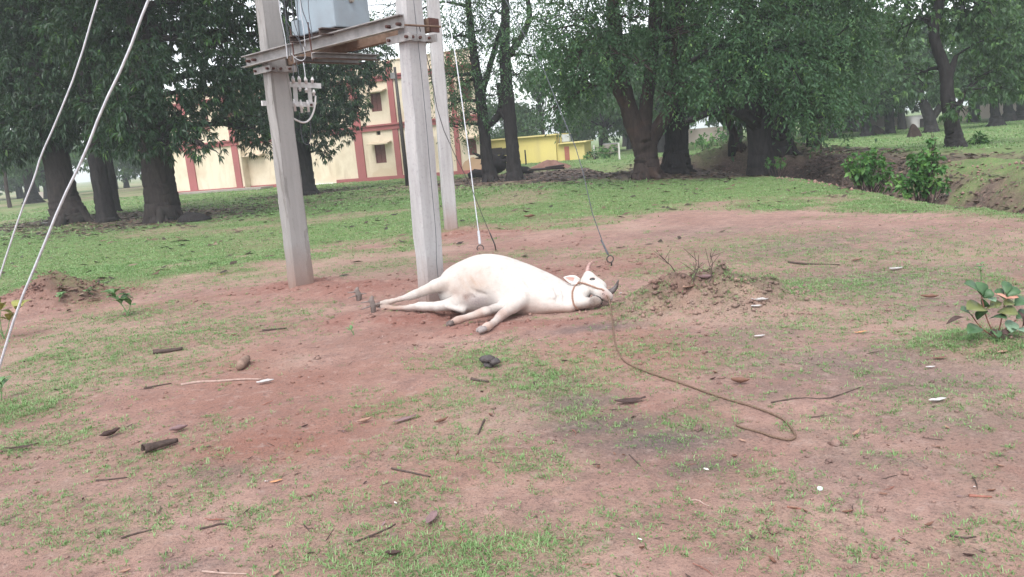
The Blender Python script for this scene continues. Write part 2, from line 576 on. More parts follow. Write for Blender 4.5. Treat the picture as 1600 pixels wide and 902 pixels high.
Vs, Fs, As = [], [], []


def push(v, f, a):
    Fs.append(f + sum(len(q) for q in Vs)); Vs.append(v); As.append(a)


x, y, f = sample(84000, -4.5, 4.5, 2.0, 7.5, 1, 1.1)
push(*blades(x, y, 9, .020 + .022 * f, .0021, .016 + .022 * f, .55, 2))
x, y, f = sample(52000, -8, 9, 7, 14, 3, 1.05)
push(*blades(x, y, 7, .024 + .022 * f, .0032, .03 + .03 * f, .6, 4))
x, y, f = sample(48000, -17, 10, 12, 26, 5, 1.0)
push(*blades(x, y, 4, .038, .0085, .08, .6, 6))
x, y, f = sample(26000, -30, 40, 24, 60, 7, 1.0)
push(*blades(x, y, 4, .085, .02, .2, .9, 8))
# creeping runners on the bare soil: rows of small tufts
r = np.random.default_rng(19)
rxs, rys = [], []
x, y, f = sample(5000, -4.5, 5, 2.1, 9.5, 15, 1.0)
for a, b in zip(x[:420], y[:420]):
    an = r.uniform(0, 2 * PI)
    for k in range(r.integers(4, 12)):
        an += r.normal(0, .35)
        a += math.cos(an) * .03; b += math.sin(an) * .03
        rxs.append(a); rys.append(b)
push(*blades(np.array(rxs), np.array(rys), 6, .03, .0016, .012, .7, 20))
# tufts standing out of the sheets and strewn over the bare soil
x, y, f = sample(5200, -4.4, 5.4, 2.0, 10, 25, .8)
k = fbm(x / .3, y / .3, 131, 2) > .5; x, y, f = x[k], y[k], f[k]
push(*blades(x, y, 16, .030 + .022 * f, .0021, .018 + .022 * f, .55, 26))
x = r.uniform(-4.8, 6.5, 15000); y = 2.0 + 9.5 * r.uniform(0, 1, 15000) ** 1.2
fl = fields(x, y)
k = (np.abs(x) < y * .74 + .3) & (fl['red'] < .4) & (fbm(x / .8, y / .8, 123) > .47) & (fl['wet'] < .75 * r.uniform(0, 1, 15000))
x, y = x[k], y[k]; sz = r.gamma(2.2, .45, len(x)).clip(.4, 2.6)
push(*blades(x, y, 9, .019 * sz, .0021, .013 * sz, .6, 27))
V = np.concatenate(Vs); F = np.concatenate(Fs); A = np.concatenate(As)
grass = link('grass', npmesh('grass', V, F, {'rnd': A}), M_GRASS)
tag(grass, 'short creeping grass growing in tufts and sheets on the red soil', 'grass', kind='stuff')
# ------------------------------------------------------------ the cow: one continuous skin from blended volumes
def surface_nets(F, o, h):
    nx, ny, nz = F.shape
    ins = F < 0
    C = np.zeros((nx - 1, ny - 1, nz - 1, 3)); cnt = np.zeros((nx - 1, ny - 1, nz - 1))
    cs = [(i, j, k) for i in (0, 1) for j in (0, 1) for k in (0, 1)]

    def sub(A, c):
        return A[c[0]:nx - 1 + c[0], c[1]:ny - 1 + c[1], c[2]:nz - 1 + c[2]]
    for a in range(8):
        for b in range(a + 1, 8):
            ca, cb = cs[a], cs[b]
            if sum(abs(p - q) for p, q in zip(ca, cb)) != 1: continue
            fa, fb = sub(F, ca), sub(F, cb)
            x = (fa < 0) != (fb < 0)
            if not x.any(): continue
            tt = np.where(x, fa / np.where(x, fa - fb, 1), 0)
            for ax in range(3):
                C[..., ax] += np.where(x, ca[ax] + tt * (cb[ax] - ca[ax]), 0)
            cnt += x
    act = cnt > 0
    idx = -np.ones(act.shape, np.int64); idx[act] = np.arange(act.sum())
    ijk = np.argwhere(act)
    V = (C[act] / cnt[act][:, None] + ijk) * h + np.array(o)
    faces = []
    for ax in range(3):
        u, v = (ax + 1) % 3, (ax + 2) % 3
        lo = [slice(None)] * 3; hi = [slice(None)] * 3
        lo[ax] = slice(0, -1); hi[ax] = slice(1, None)
        A, B = ins[tuple(lo)], ins[tuple(hi)]
        e = np.argwhere(A != B)
        ok = (e[:, u] > 0) & (e[:, v] > 0) & (e[:, u] < F.shape[u] - 1) & (e[:, v] < F.shape[v] - 1)
        e = e[ok]
        flip = A[tuple(e.T)]
        q = []
        for du, dv in ((-1, -1), (0, -1), (0, 0), (-1, 0)):
            c = e.copy(); c[:, u] += du; c[:, v] += dv
            q.append(idx[tuple(c.T)])
        q = np.stack(q, 1)
        q[~flip] = q[~flip][:, ::-1]
        faces.append(q)
    return V, np.concatenate(faces)


class SDF:
    def __init__(s, lo, hi, h):
        s.h = h; s.lo = np.array(lo, float)
        s.n = np.ceil((np.array(hi) - s.lo) / h).astype(int)
        s.F = np.full(s.n, 1.0)

    def region(s, lo, hi):
        a = np.maximum(np.floor((np.array(lo) - s.lo) / s.h).astype(int), 0)
        b = np.minimum(np.ceil((np.array(hi) - s.lo) / s.h).astype(int), s.n)
        sl = tuple(slice(i, j) for i, j in zip(a, b))
        g = np.stack(np.meshgrid(*[s.lo[k] + s.h * np.arange(a[k], b[k]) for k in range(3)], indexing='ij'), -1)
        return sl, g

    def join(s, sl, d, k, cut=False):
        f = s.F[sl]
        if cut:
            hh = np.clip(.5 - .5 * (f + d) / k, 0, 1)
            s.F[sl] = f * (1 - hh) + (-d) * hh + k * hh * (1 - hh)
        else:
            hh = np.clip(.5 + .5 * (f - d) / k, 0, 1)
            s.F[sl] = f * (1 - hh) + d * hh - k * hh * (1 - hh)

    def ell(s, c, r, k=.05, rot=None, cut=False):
        c = np.array(c); r = np.array(r, float)
        m = max(r) + .22
        sl, g = s.region(c - m, c + m)
        p = g - c
        if rot is not None:
            p = p @ np.array(rot)
        k0 = np.linalg.norm(p / r, axis=-1); k1 = np.linalg.norm(p / (r * r), axis=-1) + 1e-6
        s.join(sl, k0 * (k0 - 1) / k1, k, cut)

    def cap(s, a, b, ra, rb, k=.04, cut=False):
        a = np.array(a); b = np.array(b); m = max(ra, rb) + .2
        sl, g = s.region(np.minimum(a, b) - m, np.maximum(a, b) + m)
        ab = b - a
        tt = np.clip(((g - a) @ ab) / (ab @ ab), 0, 1)
        d = np.linalg.norm(g - a - tt[..., None] * ab, axis=-1) - (ra + (rb - ra) * tt)
        s.join(sl, d, k, cut)

    def chain(s, pts, k=.03, cut=False):
        for (p, r), (q, r2) in zip(pts[:-1], pts[1:]):
            s.cap(p, q, r, r2, k, cut)


def on_z(px, py, z):
    return G(px, py, z)


sd_ = SDF((-1.75, 6.0, -.12), (1.35, 8.25, .72), .0115)
# trunk of the body
sd_.ell(R(772, 452, 7.28), (.44, .36, .315), .06)
sd_.ell(R(757, 446, 7.34), (.36, .33, .30), .06)
sd_.ell(R(822, 460, 7.22), (.34, .33, .235), .10)
sd_.ell(R(850, 468, 7.16), (.27, .26, .165), .10)
sd_.ell(R(723, 450, 7.42), (.25, .27, .235), .08)
sd_.cap(R(822, 448, 7.25), R(884, 461, 7.12), .17, .095, .09)
sd_.cap(R(830, 472, 7.02), R(893, 473, 6.98), .12, .085, .07)
sd_.cap(R(850, 478, 6.93), R(890, 482, 6.90), .07, .045, .05)
sd_.ell(R(742, 470, 7.03), (.17, .12, .10), .05)
sd_.ell(R(792, 468, 7.0), (.14, .11, .10), .06)
# upper hind leg
sd_.chain([(R(730, 437, 7.26), .135), (R(703, 441.5, 7.24), .093), (R(680, 447.5, 7.27), .063), (R(662, 455, 7.33), .048), (R(650, 459.5, 7.39), .043), (R(641, 463, 7.43), .038), (R(625, 467.5, 7.51), .026), (R(612, 471, 7.58), .026), (R(603, 473.5, 7.63), .032), (R(596, 475, 7.67), .030)], .018)
# lower hind leg
sd_.chain([(R(726, 468, 7.10), .085), (R(706, 475, 7.05), .060), (R(684, 479, 7.12), .046), (R(664, 479, 7.24), .044), (R(655, 479, 7.29), .041), (R(642, 480.5, 7.38), .030), (R(625, 481.5, 7.48), .0235), (R(612, 482, 7.56), .025), (R(604, 482, 7.61), .031), (R(598, 482, 7.64), .029)], .018)
sd_.cap(R(698, 479, 7.0), R(724, 485, 6.93), .020, .028, .03)
# front leg nearer the head
k1 = on_z(786, 491, .06)
sd_.chain([(R(830, 454, 7.10), .14), (R(814, 468, 6.94), .092), (R(801, 480, 6.80), .058), (k1, .043), (on_z(780, 496.5, .058), .039), (on_z(772, 504, .052), .030), (on_z(765, 509, .05), .031), (on_z(761, 511, .05), .035), (on_z(756, 513, .046), .031)], .022)
# the other front leg
sd_.chain([(R(808, 468, 6.95), .09), (R(788, 478, 6.86), .056), (R(771, 483, 6.80), .039), (on_z(758, 487.5, .09), .044), (on_z(748, 490.5, .08), .038), (on_z(735, 494.5, .065), .031), (on_z(722, 498.5, .055), .031), (on_z(715, 501, .05), .036), (on_z(708, 503.5, .045), .031)], .02)
# throat, cheek, face, muzzle, chin
sd_.cap(R(884, 464, 7.10), R(906, 462, 7.02), .105, .085, .05)
sd_.ell(R(906, 463, 6.99), (.085, .095, .095), .04)
sd_.cap(R(902, 474, 6.93), R(926, 473, 6.80), .060, .045, .03)
sd_.cap(R(919, 441, 7.06), R(940, 459, 6.86), .075, .056, .04)
sd_.cap(R(921, 434, 7.10), R(938, 448, 7.05), .050, .060, .03)
sd_.ell(R(919, 429, 7.11), (.04, .05, .03), .03)
sd_.cap(R(940, 458, 6.86), R(949, 464, 6.79), .056, .052, .03)
sd_.ell(R(931, 470, 6.755), (.056, .06, .052), .006)
# point of hip, shoulder blade, ribs, brisket fold
sd_.ell(R(722, 425, 7.3), (.07, .06, .045), .05)
sd_.ell(R(838, 440, 7.1), (.06, .08, .05), .06)
# folds and hollows
sd_.chain([(R(724, 426, 6.93), .010), (R(715, 440, 6.98), .03), (R(704, 456, 7.04), .035), (R(690, 466, 7.1), .02)], .015, cut=True)
sd_.chain([(R(833, 452, 6.86), .008), (R(822, 468, 6.78), .020), (R(806, 484, 6.72), .012)], .02, cut=True)
sd_.chain([(R(820, 463, 6.81), .006), (R(850, 468, 6.86), .008), (R(868, 469, 6.90), .004)], .02, cut=True)
sd_.chain([(R(829, 477, 6.80), .005), (R(858, 480, 6.83), .007)], .02, cut=True)
for a_, m_, b_ in [((866, 452), (871, 464), (870, 473)), ((878, 456), (882, 465), (881, 472))]:      # loose skin of neck and dewlap
    sd_.chain([(R(*a_, 6.98), .003), (R(*m_, 6.93), .006), (R(*b_, 6.89), .003)], .03, cut=True)
for a_, b_ in [((735, 452), (760, 460)), ((728, 456), (744, 466)), ((716, 432), (735, 441))]:
    sd_.chain([(R(*a_, 6.97), .004), (R((a_[0] + b_[0]) / 2, (a_[1] + b_[1]) / 2 + 2, 6.95), .010), (R(*b_, 6.94), .004)], .03, cut=True)
sd_.ell(R(924, 431.5, 7.05), (.03, .03, .018), .02)
sd_.cap(R(928, 438, 7.02), R(941, 452, 6.90), .030, .026, .03)
for q_, r_ in ((on_z(758, 487, .10), .042), (on_z(786, 490.5, .075), .040), (R(646, 461, 7.40), .034), (R(658, 478.5, 7.27), .036)):
    sd_.ell(q_, (r_ * 1.25, r_ * 1.1, r_), .02)
CV, CF = surface_nets(sd_.F, sd_.lo, sd_.h)
# small even smoothing
for _ in range(3):
    acc = np.zeros_like(CV); c_ = np.zeros(len(CV))
    for i in range(4):
        a, b = CF[:, i], CF[:, (i + 1) % 4]
        np.add.at(acc, a, CV[b]); np.add.at(c_, a, 1)
        np.add.at(acc, b, CV[a]); np.add.at(c_, b, 1)
    CV = CV * .5 + .5 * acc / c_[:, None]

# hide colours: dirt and skin, with shading of belly and creases painted in
HIDE = np.tile(np.array([.53, .495, .465]), (len(CV), 1))
nzv = fbm(CV[:, 0] * 9 + CV[:, 2] * 5, CV[:, 1] * 9 + CV[:, 2] * 8, 7)
nz2 = fbm(CV[:, 0] * 34 + CV[:, 2] * 21, CV[:, 1] * 34 - CV[:, 2] * 27, 8)


bvh = BVHTree.FromPolygons([Vector(v) for v in CV], [tuple(f) for f in CF])
CAMP = Vector((0, 0, CAMZ))


def hit(px, py, off=.0, dflt=7.0):
    d = ray(px, py).normalized()
    h_ = bvh.ray_cast(CAMP, d)
    if h_[0] is None:
        return R(px, py, dflt), -d
    return h_[0] + h_[1] * off, h_[1]


def stain_shade(p, r, col, a=1.0, nz=.6):
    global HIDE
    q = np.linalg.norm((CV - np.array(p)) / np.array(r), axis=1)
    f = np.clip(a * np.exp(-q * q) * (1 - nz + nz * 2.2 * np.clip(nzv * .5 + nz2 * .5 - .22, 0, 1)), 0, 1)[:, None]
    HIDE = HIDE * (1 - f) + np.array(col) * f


stain_shade(hit(738, 438)[0], (.2, .3, .13), (.34, .255, .205), 1.0, .7)
stain_shade(hit(745, 472)[0], (.17, .18, .075), (.19, .155, .155), 1.0, .25)
stain_shade(hit(728, 464)[0], (.045, .1, .04), (.13, .075, .06), 1.0, .3)
stain_shade(hit(712, 458)[0], (.06, .1, .05), (.26, .18, .15), .9, .5)
stain_shade(R(690, 452, 7.2), (.25, .2, .05), (.42, .33, .28), .7, .8)
stain_shade(R(620, 472, 7.55), (.14, .2, .06), (.36, .24, .19), .9, .6)
stain_shade(R(612, 481, 7.58), (.1, .2, .05), (.36, .23, .18), .9, .6)
stain_shade(on_z(752, 489, .08), (.085, .1, .07), (.32, .155, .10), 1.0, .4)
stain_shade(on_z(712, 501, .05), (.13, .1, .06), (.34, .17, .12), 1.0, .4)
stain_shade(on_z(783, 493, .07), (.08, .1, .07), (.30, .145, .10), 1.0, .4)
stain_shade(on_z(762, 510, .05), (.09, .1, .06), (.36, .2, .15), .9, .5)
stain_shade(R(820, 484, 6.8), (.25, .2, .05), (.36, .23, .19), .8, .6)
stain_shade(R(870, 488, 6.9), (.3, .2, .03), (.34, .22, .18), .8, .5)
stain_shade(hit(947, 465)[0], (.056, .07, .062), (.21, .105, .09), 1.0, .1)
stain_shade(hit(944, 457.5)[0], (.03, .05, .03), (.34, .22, .2), .8, .3)
stain_shade(hit(929.5, 470)[0], (.078, .10, .068), (.125, .095, .082), 1.0, .1)
stain_shade(hit(922, 479)[0], (.06, .1, .03), (.07, .05, .045), .95, .2)

stain_shade(hit(878, 487)[0], (.2, .15, .02), (.38, .30, .26), .8, .4)
stain_shade(hit(905, 481)[0], (.05, .1, .025), (.36, .28, .25), .8, .4)
for q_ in ((700, 440), (690, 447), (660, 458), (800, 478), (835, 470)):
    stain_shade(hit(*q_)[0], (.07, .1, .04), (.42, .35, .31), .6, .9)
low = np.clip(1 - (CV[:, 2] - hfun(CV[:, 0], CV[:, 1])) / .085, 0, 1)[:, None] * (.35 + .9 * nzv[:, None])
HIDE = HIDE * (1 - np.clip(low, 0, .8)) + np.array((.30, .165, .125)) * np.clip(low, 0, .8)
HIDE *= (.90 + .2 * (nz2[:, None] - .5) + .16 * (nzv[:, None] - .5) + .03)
t = NT('cow_hide')
a = t.n('ShaderNodeAttribute', attribute_name='hide').outputs['Color']
fur = t.noise(90, 4, .7)
mot = t.noise(13, 5, .7)
str_ = t.noise(55, 4, .7, t.n('ShaderNodeMapping', {'Vector': t.pos(), 'Scale': (.35, 1, 1)}).outputs[0], .8)
col = t.mix(t.ramp(fur, .45, .8), a, t.mix(.5, a, (.45, .36, .31)))
col = t.mix(t.math('MULTIPLY', t.ramp(mot, .48, .72), .5), col, t.mix(.75, a, (.26, .20, .165)))
col = t.mix(t.math('MULTIPLY', t.ramp(str_, .5, .75), .4), col, t.mix(.6, a, (.33, .27, .235)))
t.bump(t.math('ADD', t.noise(180, 3, .6), t.math('MULTIPLY', t.noise(14, 4), 1.6)), .45, .010)
M_HIDE = t.set(col, .7, .2)
t.b.inputs['Sheen Weight'].default_value = .15
M_HORN = simple('horn_grey', (.065, .055, .055), (.15, .125, .12), 30, .45, .4)
M_HORN2 = simple('horn_pink', (.20, .105, .095), (.46, .30, .27), 30, .5, .4)
M_HOOF = simple('hoof', (.06, .045, .04), (.17, .13, .12), 40, .7, .3)
M_HOOF2 = simple('hoof_grey', (.20, .17, .165), (.30, .26, .25), 40, .7, .3)
M_BLACK = simple('wet_black', (.008, .007, .007), (.02, .016, .016), 20, .25, .5)
M_ROPE = simple('jute_rope', (.12, .078, .055), (.225, .155, .115), 120, .9, .1, .6)
M_ROPE2 = simple('jute_rope_dark', (.22, .125, .09), (.34, .21, .16), 120, .9, .1, .6)
M_EARP = simple('ear_pink', (.5, .27, .23), (.58, .36, .32), 20, .7, .2)
M_EARW = simple('ear_white', (.62, .58, .55), (.66, .63, .60), 20, .8, .2)

cow = thing('cow', 'white horned cow lying on its side with legs stretched out beside the concrete pole', 'cow', on_ground(780, 490))
o = org(cow)
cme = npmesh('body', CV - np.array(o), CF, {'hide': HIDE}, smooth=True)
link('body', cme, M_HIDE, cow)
def horn(pts, rads, m):
    mb = MB()
    # refine to a smooth curve with rings
    P_, Q = [], []
    for i in range(len(pts) - 1):
        for k in range(4):
            f = k / 4
            P_.append(pts[i].lerp(pts[i + 1], f)); Q.append((rads[i] + (rads[i + 1] - rads[i]) * f) * (1 + .05 * ((i * 4 + k) % 2)))
    P_.append(pts[-1]); Q.append(rads[-1])
    for _ in range(2):
        P_ = [P_[0]] + [(P_[i - 1] + P_[i] * 2 + P_[i + 1]) / 4 for i in range(1, len(P_) - 1)] + [P_[-1]]
    mb.tube(P_, Q, 10, .02)
    return mb.build('horn', m, cow, smooth=True)


h1 = horn([R(918.5, 431, 7.12), R(918, 424, 7.14), R(919.5, 416, 7.16), R(923, 411, 7.15), R(927.5, 407.5, 7.13)], [.024, .022, .018, .012, .004], M_HORN2)
h1['label'] = 'pinkish brown upper horn'
h2 = horn([R(944, 459, 7.04), R(951, 458, 7.06), R(958, 454, 7.08), R(963.5, 447, 7.08), R(966, 437.5, 7.06)], [.032, .031, .026, .018, .005], M_HORN)
h2['label'] = 'dark grey lower horn'
# ears
def ear(base, tip, up, wid, nrm, mat_):
    base, tip = Vector(base), Vector(tip); ax = tip - base; up = Vector(up).normalized()
    side = ax.cross(nrm).normalized()
    vs = []; fs = []
    n = 9
    for i in range(n):
        f = i / (n - 1)
        wv = wid * (math.sin(PI * min(1, (f * .92 + .12))) ** .8) * (1 - .2 * f)
        for j, sx in enumerate((-1, -.5, 0, .5, 1)):
            vs.append(base + ax * f + side * (wv * sx) - Vector(nrm) * (.018 * (1 - sx * sx)) * (1 - f * .6))
    for i in range(n - 1):
        for j in range(4):
            fs.append((i * 5 + j, i * 5 + j + 1, (i + 1) * 5 + j + 1, (i + 1) * 5 + j))
    mb = MB()
    mb.add(vs, fs)
    mb.mi = [1 if (i % 4 in (1, 2) and 2 < i // 4 < 7) else 0 for i in range(len(fs))]
    e = mb.build('ear', [M_EARW, M_EARP], cow, smooth=True)
    s = e.modifiers.new('thick', 'SOLIDIFY'); s.thickness = .012; s.offset = 0
    b = e.modifiers.new('sub', 'SUBSURF'); b.levels = 1; b.render_levels = 1
    return e


ear(R(906, 440, 7.06), R(880.5, 433.5, 7.05), (0, 0, 1), .048, (R(893, 437, 7.05) - CAMP).normalized() * -1, M_EARW)
ear(R(906, 449, 7.2), R(886, 447.5, 7.16), (0, 0, 1), .035, (R(893, 447, 7.15) - CAMP).normalized() * -1, M_EARW)

p, nrm = hit(925.5, 436.5)
mb = MB()
u = (nrm.cross(Vector((0, 0, 1)))).normalized(); v = nrm.cross(u)
for q in range(1):
    ring = [p + u * (math.cos(2 * PI * k / 14) * .026) + v * (math.sin(2 * PI * k / 14) * .018) + nrm * .001 for k in range(14)]
    ring2 = [p + u * (math.cos(2 * PI * k / 14) * .016) + v * (math.sin(2 * PI * k / 14) * .011) + nrm * .008 for k in range(14)]
    mb.add(ring + ring2 + [p + nrm * .010], [(k, (k + 1) % 14, 14 + (k + 1) % 14, 14 + k) for k in range(14)] + [(14 + k, 14 + (k + 1) % 14, 28) for k in range(14)])
eye = mb.build('eye', M_BLACK, cow, smooth=True)
mb = MB()
mb.tube([p + u * (math.cos(PI * k / 8) * .024) + v * (math.sin(PI * k / 8) * -.019) * (1 if v.z < 0 else -1) + nrm * .002 for k in range(9)], [.003, .005, .006, .006, .006, .006, .006, .005, .003], 6)
mb.build('eyelid', simple('eyelid', (.25, .19, .17), (.4, .33, .3), 30), cow, smooth=True)
mb = MB()
p, nrm = hit(943, 460)
u = (nrm.cross(Vector((.6, 0, 1)))).normalized(); v = nrm.cross(u)
ring = [p + u * (math.cos(2 * PI * k / 12) * .017) + v * (math.sin(2 * PI * k / 12) * .0085) + nrm * .0015 for k in range(12)]
mb.add(ring + [p - nrm * .004], [(k, (k + 1) % 12, 12) for k in range(12)])
mb.build('nostril', M_BLACK, cow)
mb = MB()
mpts = [hit(px, py, .001)[0] for px, py in [(924, 463.5), (928, 462.5), (933, 463), (937.5, 465.5), (940, 469), (940.5, 473), (939, 477)]]
mb.tube(mpts, [.003, .005, .006, .007, .007, .006, .004], 6)
mb.build('mouth', M_BLACK, cow, smooth=True)


def hoof(c, d, r, m, lab=None):
    """two-toed hoof: a pair of wedge claws along d"""
    c = Vector(c); d = Vector(d).normalized()
    s = d.cross(Vector((0, 0, 1))).normalized(); up = s.cross(d)
    mb = MB()
    for sg in (-1, 1):
        a = c + s * (sg * r * .5)
        pts = [a, a + d * r * .8, a + d * r * 1.7 + s * sg * .1 * r, a + d * r * 2.1 - up * .15 * r]
        mb.tube(pts, [r * .62, r * .72, r * .55, r * .2], 8, .04, seed=int(r * 1e4) + sg)
    h_ = mb.build('hoof', m, cow, smooth=True)
    if lab: h_['label'] = lab
    return h_


hoof(R(597, 475, 7.665), R(590, 476.5, 7.72) - R(603, 474, 7.63), .036, M_HOOF)
hoof(R(599, 482, 7.64), R(590, 483.5, 7.70) - R(604, 481, 7.61), .034, M_HOOF)
hoof(on_z(757.5, 512.3, .052), on_z(750, 516, .04) - on_z(760, 511, .055), .036, M_HOOF2, 'pale grey hoof nearest the camera')
hoof(on_z(709, 503, .05), on_z(700, 507, .03) - on_z(714, 501, .055), .035, M_HOOF)

# halter rope worn on the head
mb = MB()


def strap(pp, r=.0075, off=.004, n=5):
    pts = []
    for i in range(len(pp) - 1):
        for k in range(n):
            f = k / n
            pts.append(hit(pp[i][0] + (pp[i + 1][0] - pp[i][0]) * f, pp[i][1] + (pp[i + 1][1] - pp[i][1]) * f, off)[0])
    pts.append(hit(*pp[-1], off)[0])
    for _ in range(2):
        pts = [pts[0]] + [(pts[i - 1] + pts[i] * 2 + pts[i + 1]) / 4 for i in range(1, len(pts) - 1)] + [pts[-1]]
    mb.tube(pts, [r * (1 + .18 * (i % 2)) for i in range(len(pts))], 7)


strap([(904, 441.5), (914, 443.5), (924, 447), (934, 451.5), (941, 452.5), (943.5, 455)])
strap([(904, 442), (898, 448), (894.5, 457), (894.5, 467), (896.5, 476), (901, 481.5), (905, 484)])
mb.ball(hit(904.5, 442, .006)[0], .014, 3, .2)
mb.build('halter', M_ROPE2, cow, smooth=True)

# tether running from the nose over the ground
mb = MB()
pts = [hit(948, 462, .006)[0], R(951.5, 467, 6.72), R(954, 480, 6.62), on_ground(956.5, 496, .012)]
for px, py in [(958, 510), (959, 525), (963, 543), (970, 558), (978, 567), (995, 575), (1015, 583), (1040, 591), (1065, 599), (1090, 608), (1115, 617), (1140, 625), (1165, 632), (1190, 640), (1210, 648), (1226, 656), (1236, 668), (1243, 679), (1242, 685), (1233, 688), (1218, 685), (1205, 682), (1190, 676), (1175, 672), (1162, 669), (1150, 664)]:
    pts.append(on_ground(px, py, .008))
fine = []
for i in range(len(pts) - 1):
    for k in range(4):
        fine.append(pts[i].lerp(pts[i + 1], k / 4))
fine.append(pts[-1])
for _ in range(3):
    fine = [fine[0]] + [(fine[i - 1] + fine[i] * 2 + fine[i + 1]) / 4 for i in range(1, len(fine) - 1)] + [fine[-1]]
mb.tube(fine, [.0052 * (1 + .25 * (i % 2)) for i in range(len(fine))], 7, .08)
rp = mb.build('tether_rope', M_ROPE, origin=on_ground(1010, 580), smooth=True)
tag(rp, 'brown tether rope trailing from the cow\'s nose across the soil to a loop', 'rope')
# ------------------------------------------------------------ trees
def bark(name, c0, c1, scale=5.0, moss=None):
    t = NT(name)
    P = t.pos()
    mp = t.n('ShaderNodeMapping', {'Vector': P, 'Scale': (1, 1, .22)}).outputs[0]
    f = t.noise(scale * 2.2, 6, .7, mp, .6)
    c = t.mix(t.ramp(f, .3, .7), c0, c1)
    c = t.mix(t.ramp(t.noise(1.3, 4, .6, P), .55, .75), c, moss or tuple(.6 * q for q in c1))
    t.bump(f, .9, .05)
    return t.set(c, .9, .15)


M_BARK = bark('mango_bark', (.020, .017, .017), (.060, .049, .046), moss=(.036, .037, .033))
M_BARK2 = bark('dark_bark', (.014, .013, .014), (.042, .037, .037))
M_BARK3 = bark('reddish_bark', (.028, .021, .021), (.078, .056, .050), moss=(.085, .048, .036))
M_LEAF_MANGO = leaf_mat('mango_leaf', [(0, (.013, .036, .017)), (.55, (.026, .070, .030)), (.86, (.050, .125, .040)), (1, (.12, .24, .055))], .22, .38, .35)
M_LEAF_FINE = leaf_mat('fine_leaf', [(0, (.032, .080, .038)), (.55, (.064, .148, .062)), (.88, (.115, .22, .082)), (1, (.21, .36, .10))], .28, .5)
M_LEAF_BUSH = leaf_mat('bush_leaf', [(0, (.045, .13, .035)), (.6, (.085, .21, .055)), (1, (.16, .32, .08))], .28, .5)
M_LEAF_FAR = leaf_mat('far_leaf', [(0, (.034, .080, .034)), (.6, (.066, .142, .050)), (1, (.13, .24, .065))], .25, .5)


def unit(v):
    return v / np.maximum(np.linalg.norm(v, axis=-1, keepdims=True), 1e-6)


def leaves(c, out, tint, K, L, W, seed, kind='whorl', droop=.5, dens=1.0):
    """c: cluster places, out: the way each cluster faces. Returns leaf faces (two triangles each, folded)."""
    r = np.random.default_rng(seed)
    N = len(c)
    if kind == 'whorl':
        base = np.repeat(c, K, 0) + r.normal(0, L * .12, (N * K, 3))
        d = unit(np.repeat(out, K, 0) * .55 + r.normal(0, .62, (N * K, 3)) + np.array([0, 0, -droop]))
        l = L * r.uniform(.6, 1.15, N * K)
    else:   # spray: leaflets along a hanging twig
        f = np.tile(np.arange(K) / K, N)
        tw = unit(out * .8 + r.normal(0, .45, (N, 3)) + np.array([0, 0, -droop]))
        T = np.repeat(tw, K, 0); ln = np.repeat(r.uniform(.35, .75, N), K) * (L / .12)
        base = np.repeat(c, K, 0) + T * (f * ln)[:, None] + np.array([0, 0, -1]) * (.3 * f * f * ln)[:, None]
        sd = unit(np.cross(T, np.array([0, 0, 1.0])) + r.normal(0, .25, (N * K, 3)))
        sd[1::2] *= -1
        d = unit(sd + T * .6 + r.normal(0, .25, (N * K, 3)) + np.array([0, 0, -.25]))
        l = L * r.uniform(.7, 1.15, N * K)
    side = unit(np.cross(d, r.normal(0, 1, (N * K, 3)) + np.array([0, 0, 1.5])))
    nrm = np.cross(side, d)
    w = W * r.uniform(.75, 1.2, N * K)
    m = base + d * (l * .5)[:, None] + nrm * (l * .05)[:, None]
    tip = base + d * (l * .97)[:, None] + np.array([0, 0, -1]) * (l * .22)[:, None]
    V = np.stack([base, m - side * w[:, None] * .5, tip, m + side * w[:, None] * .5], 1).reshape(-1, 3)
    b = np.arange(N * K)[:, None] * 4
    F = np.concatenate([b + [0, 1, 2], b + [0, 2, 3]], 1).reshape(-1, 3)
    rv = np.repeat(np.clip(np.repeat(tint, K) + r.normal(0, .10, N * K), 0, 1), 4)
    return V, F, rv


def blob_points(blobs, per, seed, young=.06):
    """cluster places through the crown's lobes, thinned by noise so that clumps and gaps form"""
    r = np.random.default_rng(seed)
    C, O, T = [], [], []
    for c, rad, k in blobs:
        c = np.array(c); rad = np.array(rad)
        n = int(per * k * (rad[0] * rad[2] + rad[0] * rad[1] + rad[1] * rad[2]))
        u = unit(r.normal(0, 1, (n, 3)))
        q = r.uniform(0, 1, n) ** .42
        p = c + u * rad * q[:, None] * (1 + .22 * (fbm(u[:, 0] * 2.6 + u[:, 2] * 2 + c[0], u[:, 1] * 2.6 + u[:, 2] + c[1], seed % 50) - .5)[:, None] * 2)
        s = max(rad.mean() * .32, .3)
        g = fbm(p[:, 0] / s + p[:, 2] / s * .7, p[:, 1] / s - p[:, 2] / s * .8, seed % 97, 3)
        keep = g > .37
        p, u, g = p[keep], u[keep], g[keep]
        C.append(p); O.append(unit(u / rad * rad.mean()))
        tn = .34 + .5 * (vn(p[:, 0] / s * 1.7 + p[:, 2], p[:, 1] / s * 1.7 - p[:, 2], 5) - .5) + r.normal(0, .10, len(p))
        yg = (r.uniform(0, 1, len(p)) < young)
        tn = np.where(yg, .9, tn)
        T.append(np.clip(tn, 0, 1))
    return np.concatenate(C), np.concatenate(O), np.concatenate(T)


def curve(a, b, bend, n=7, seed=0):
    rnd = random.Random(seed)
    a, b, bend = Vector(a), Vector(b), Vector(bend)
    pts = []
    for i in range(n):
        f = i / (n - 1)
        p = a.lerp(b, f) + bend * (4 * f * (1 - f))
        if 0 < i < n - 1:
            L = (b - a).length * .025
            p += Vector((rnd.uniform(-L, L), rnd.uniform(-L, L), rnd.uniform(-L, L)))
        pts.append(p)
    return pts


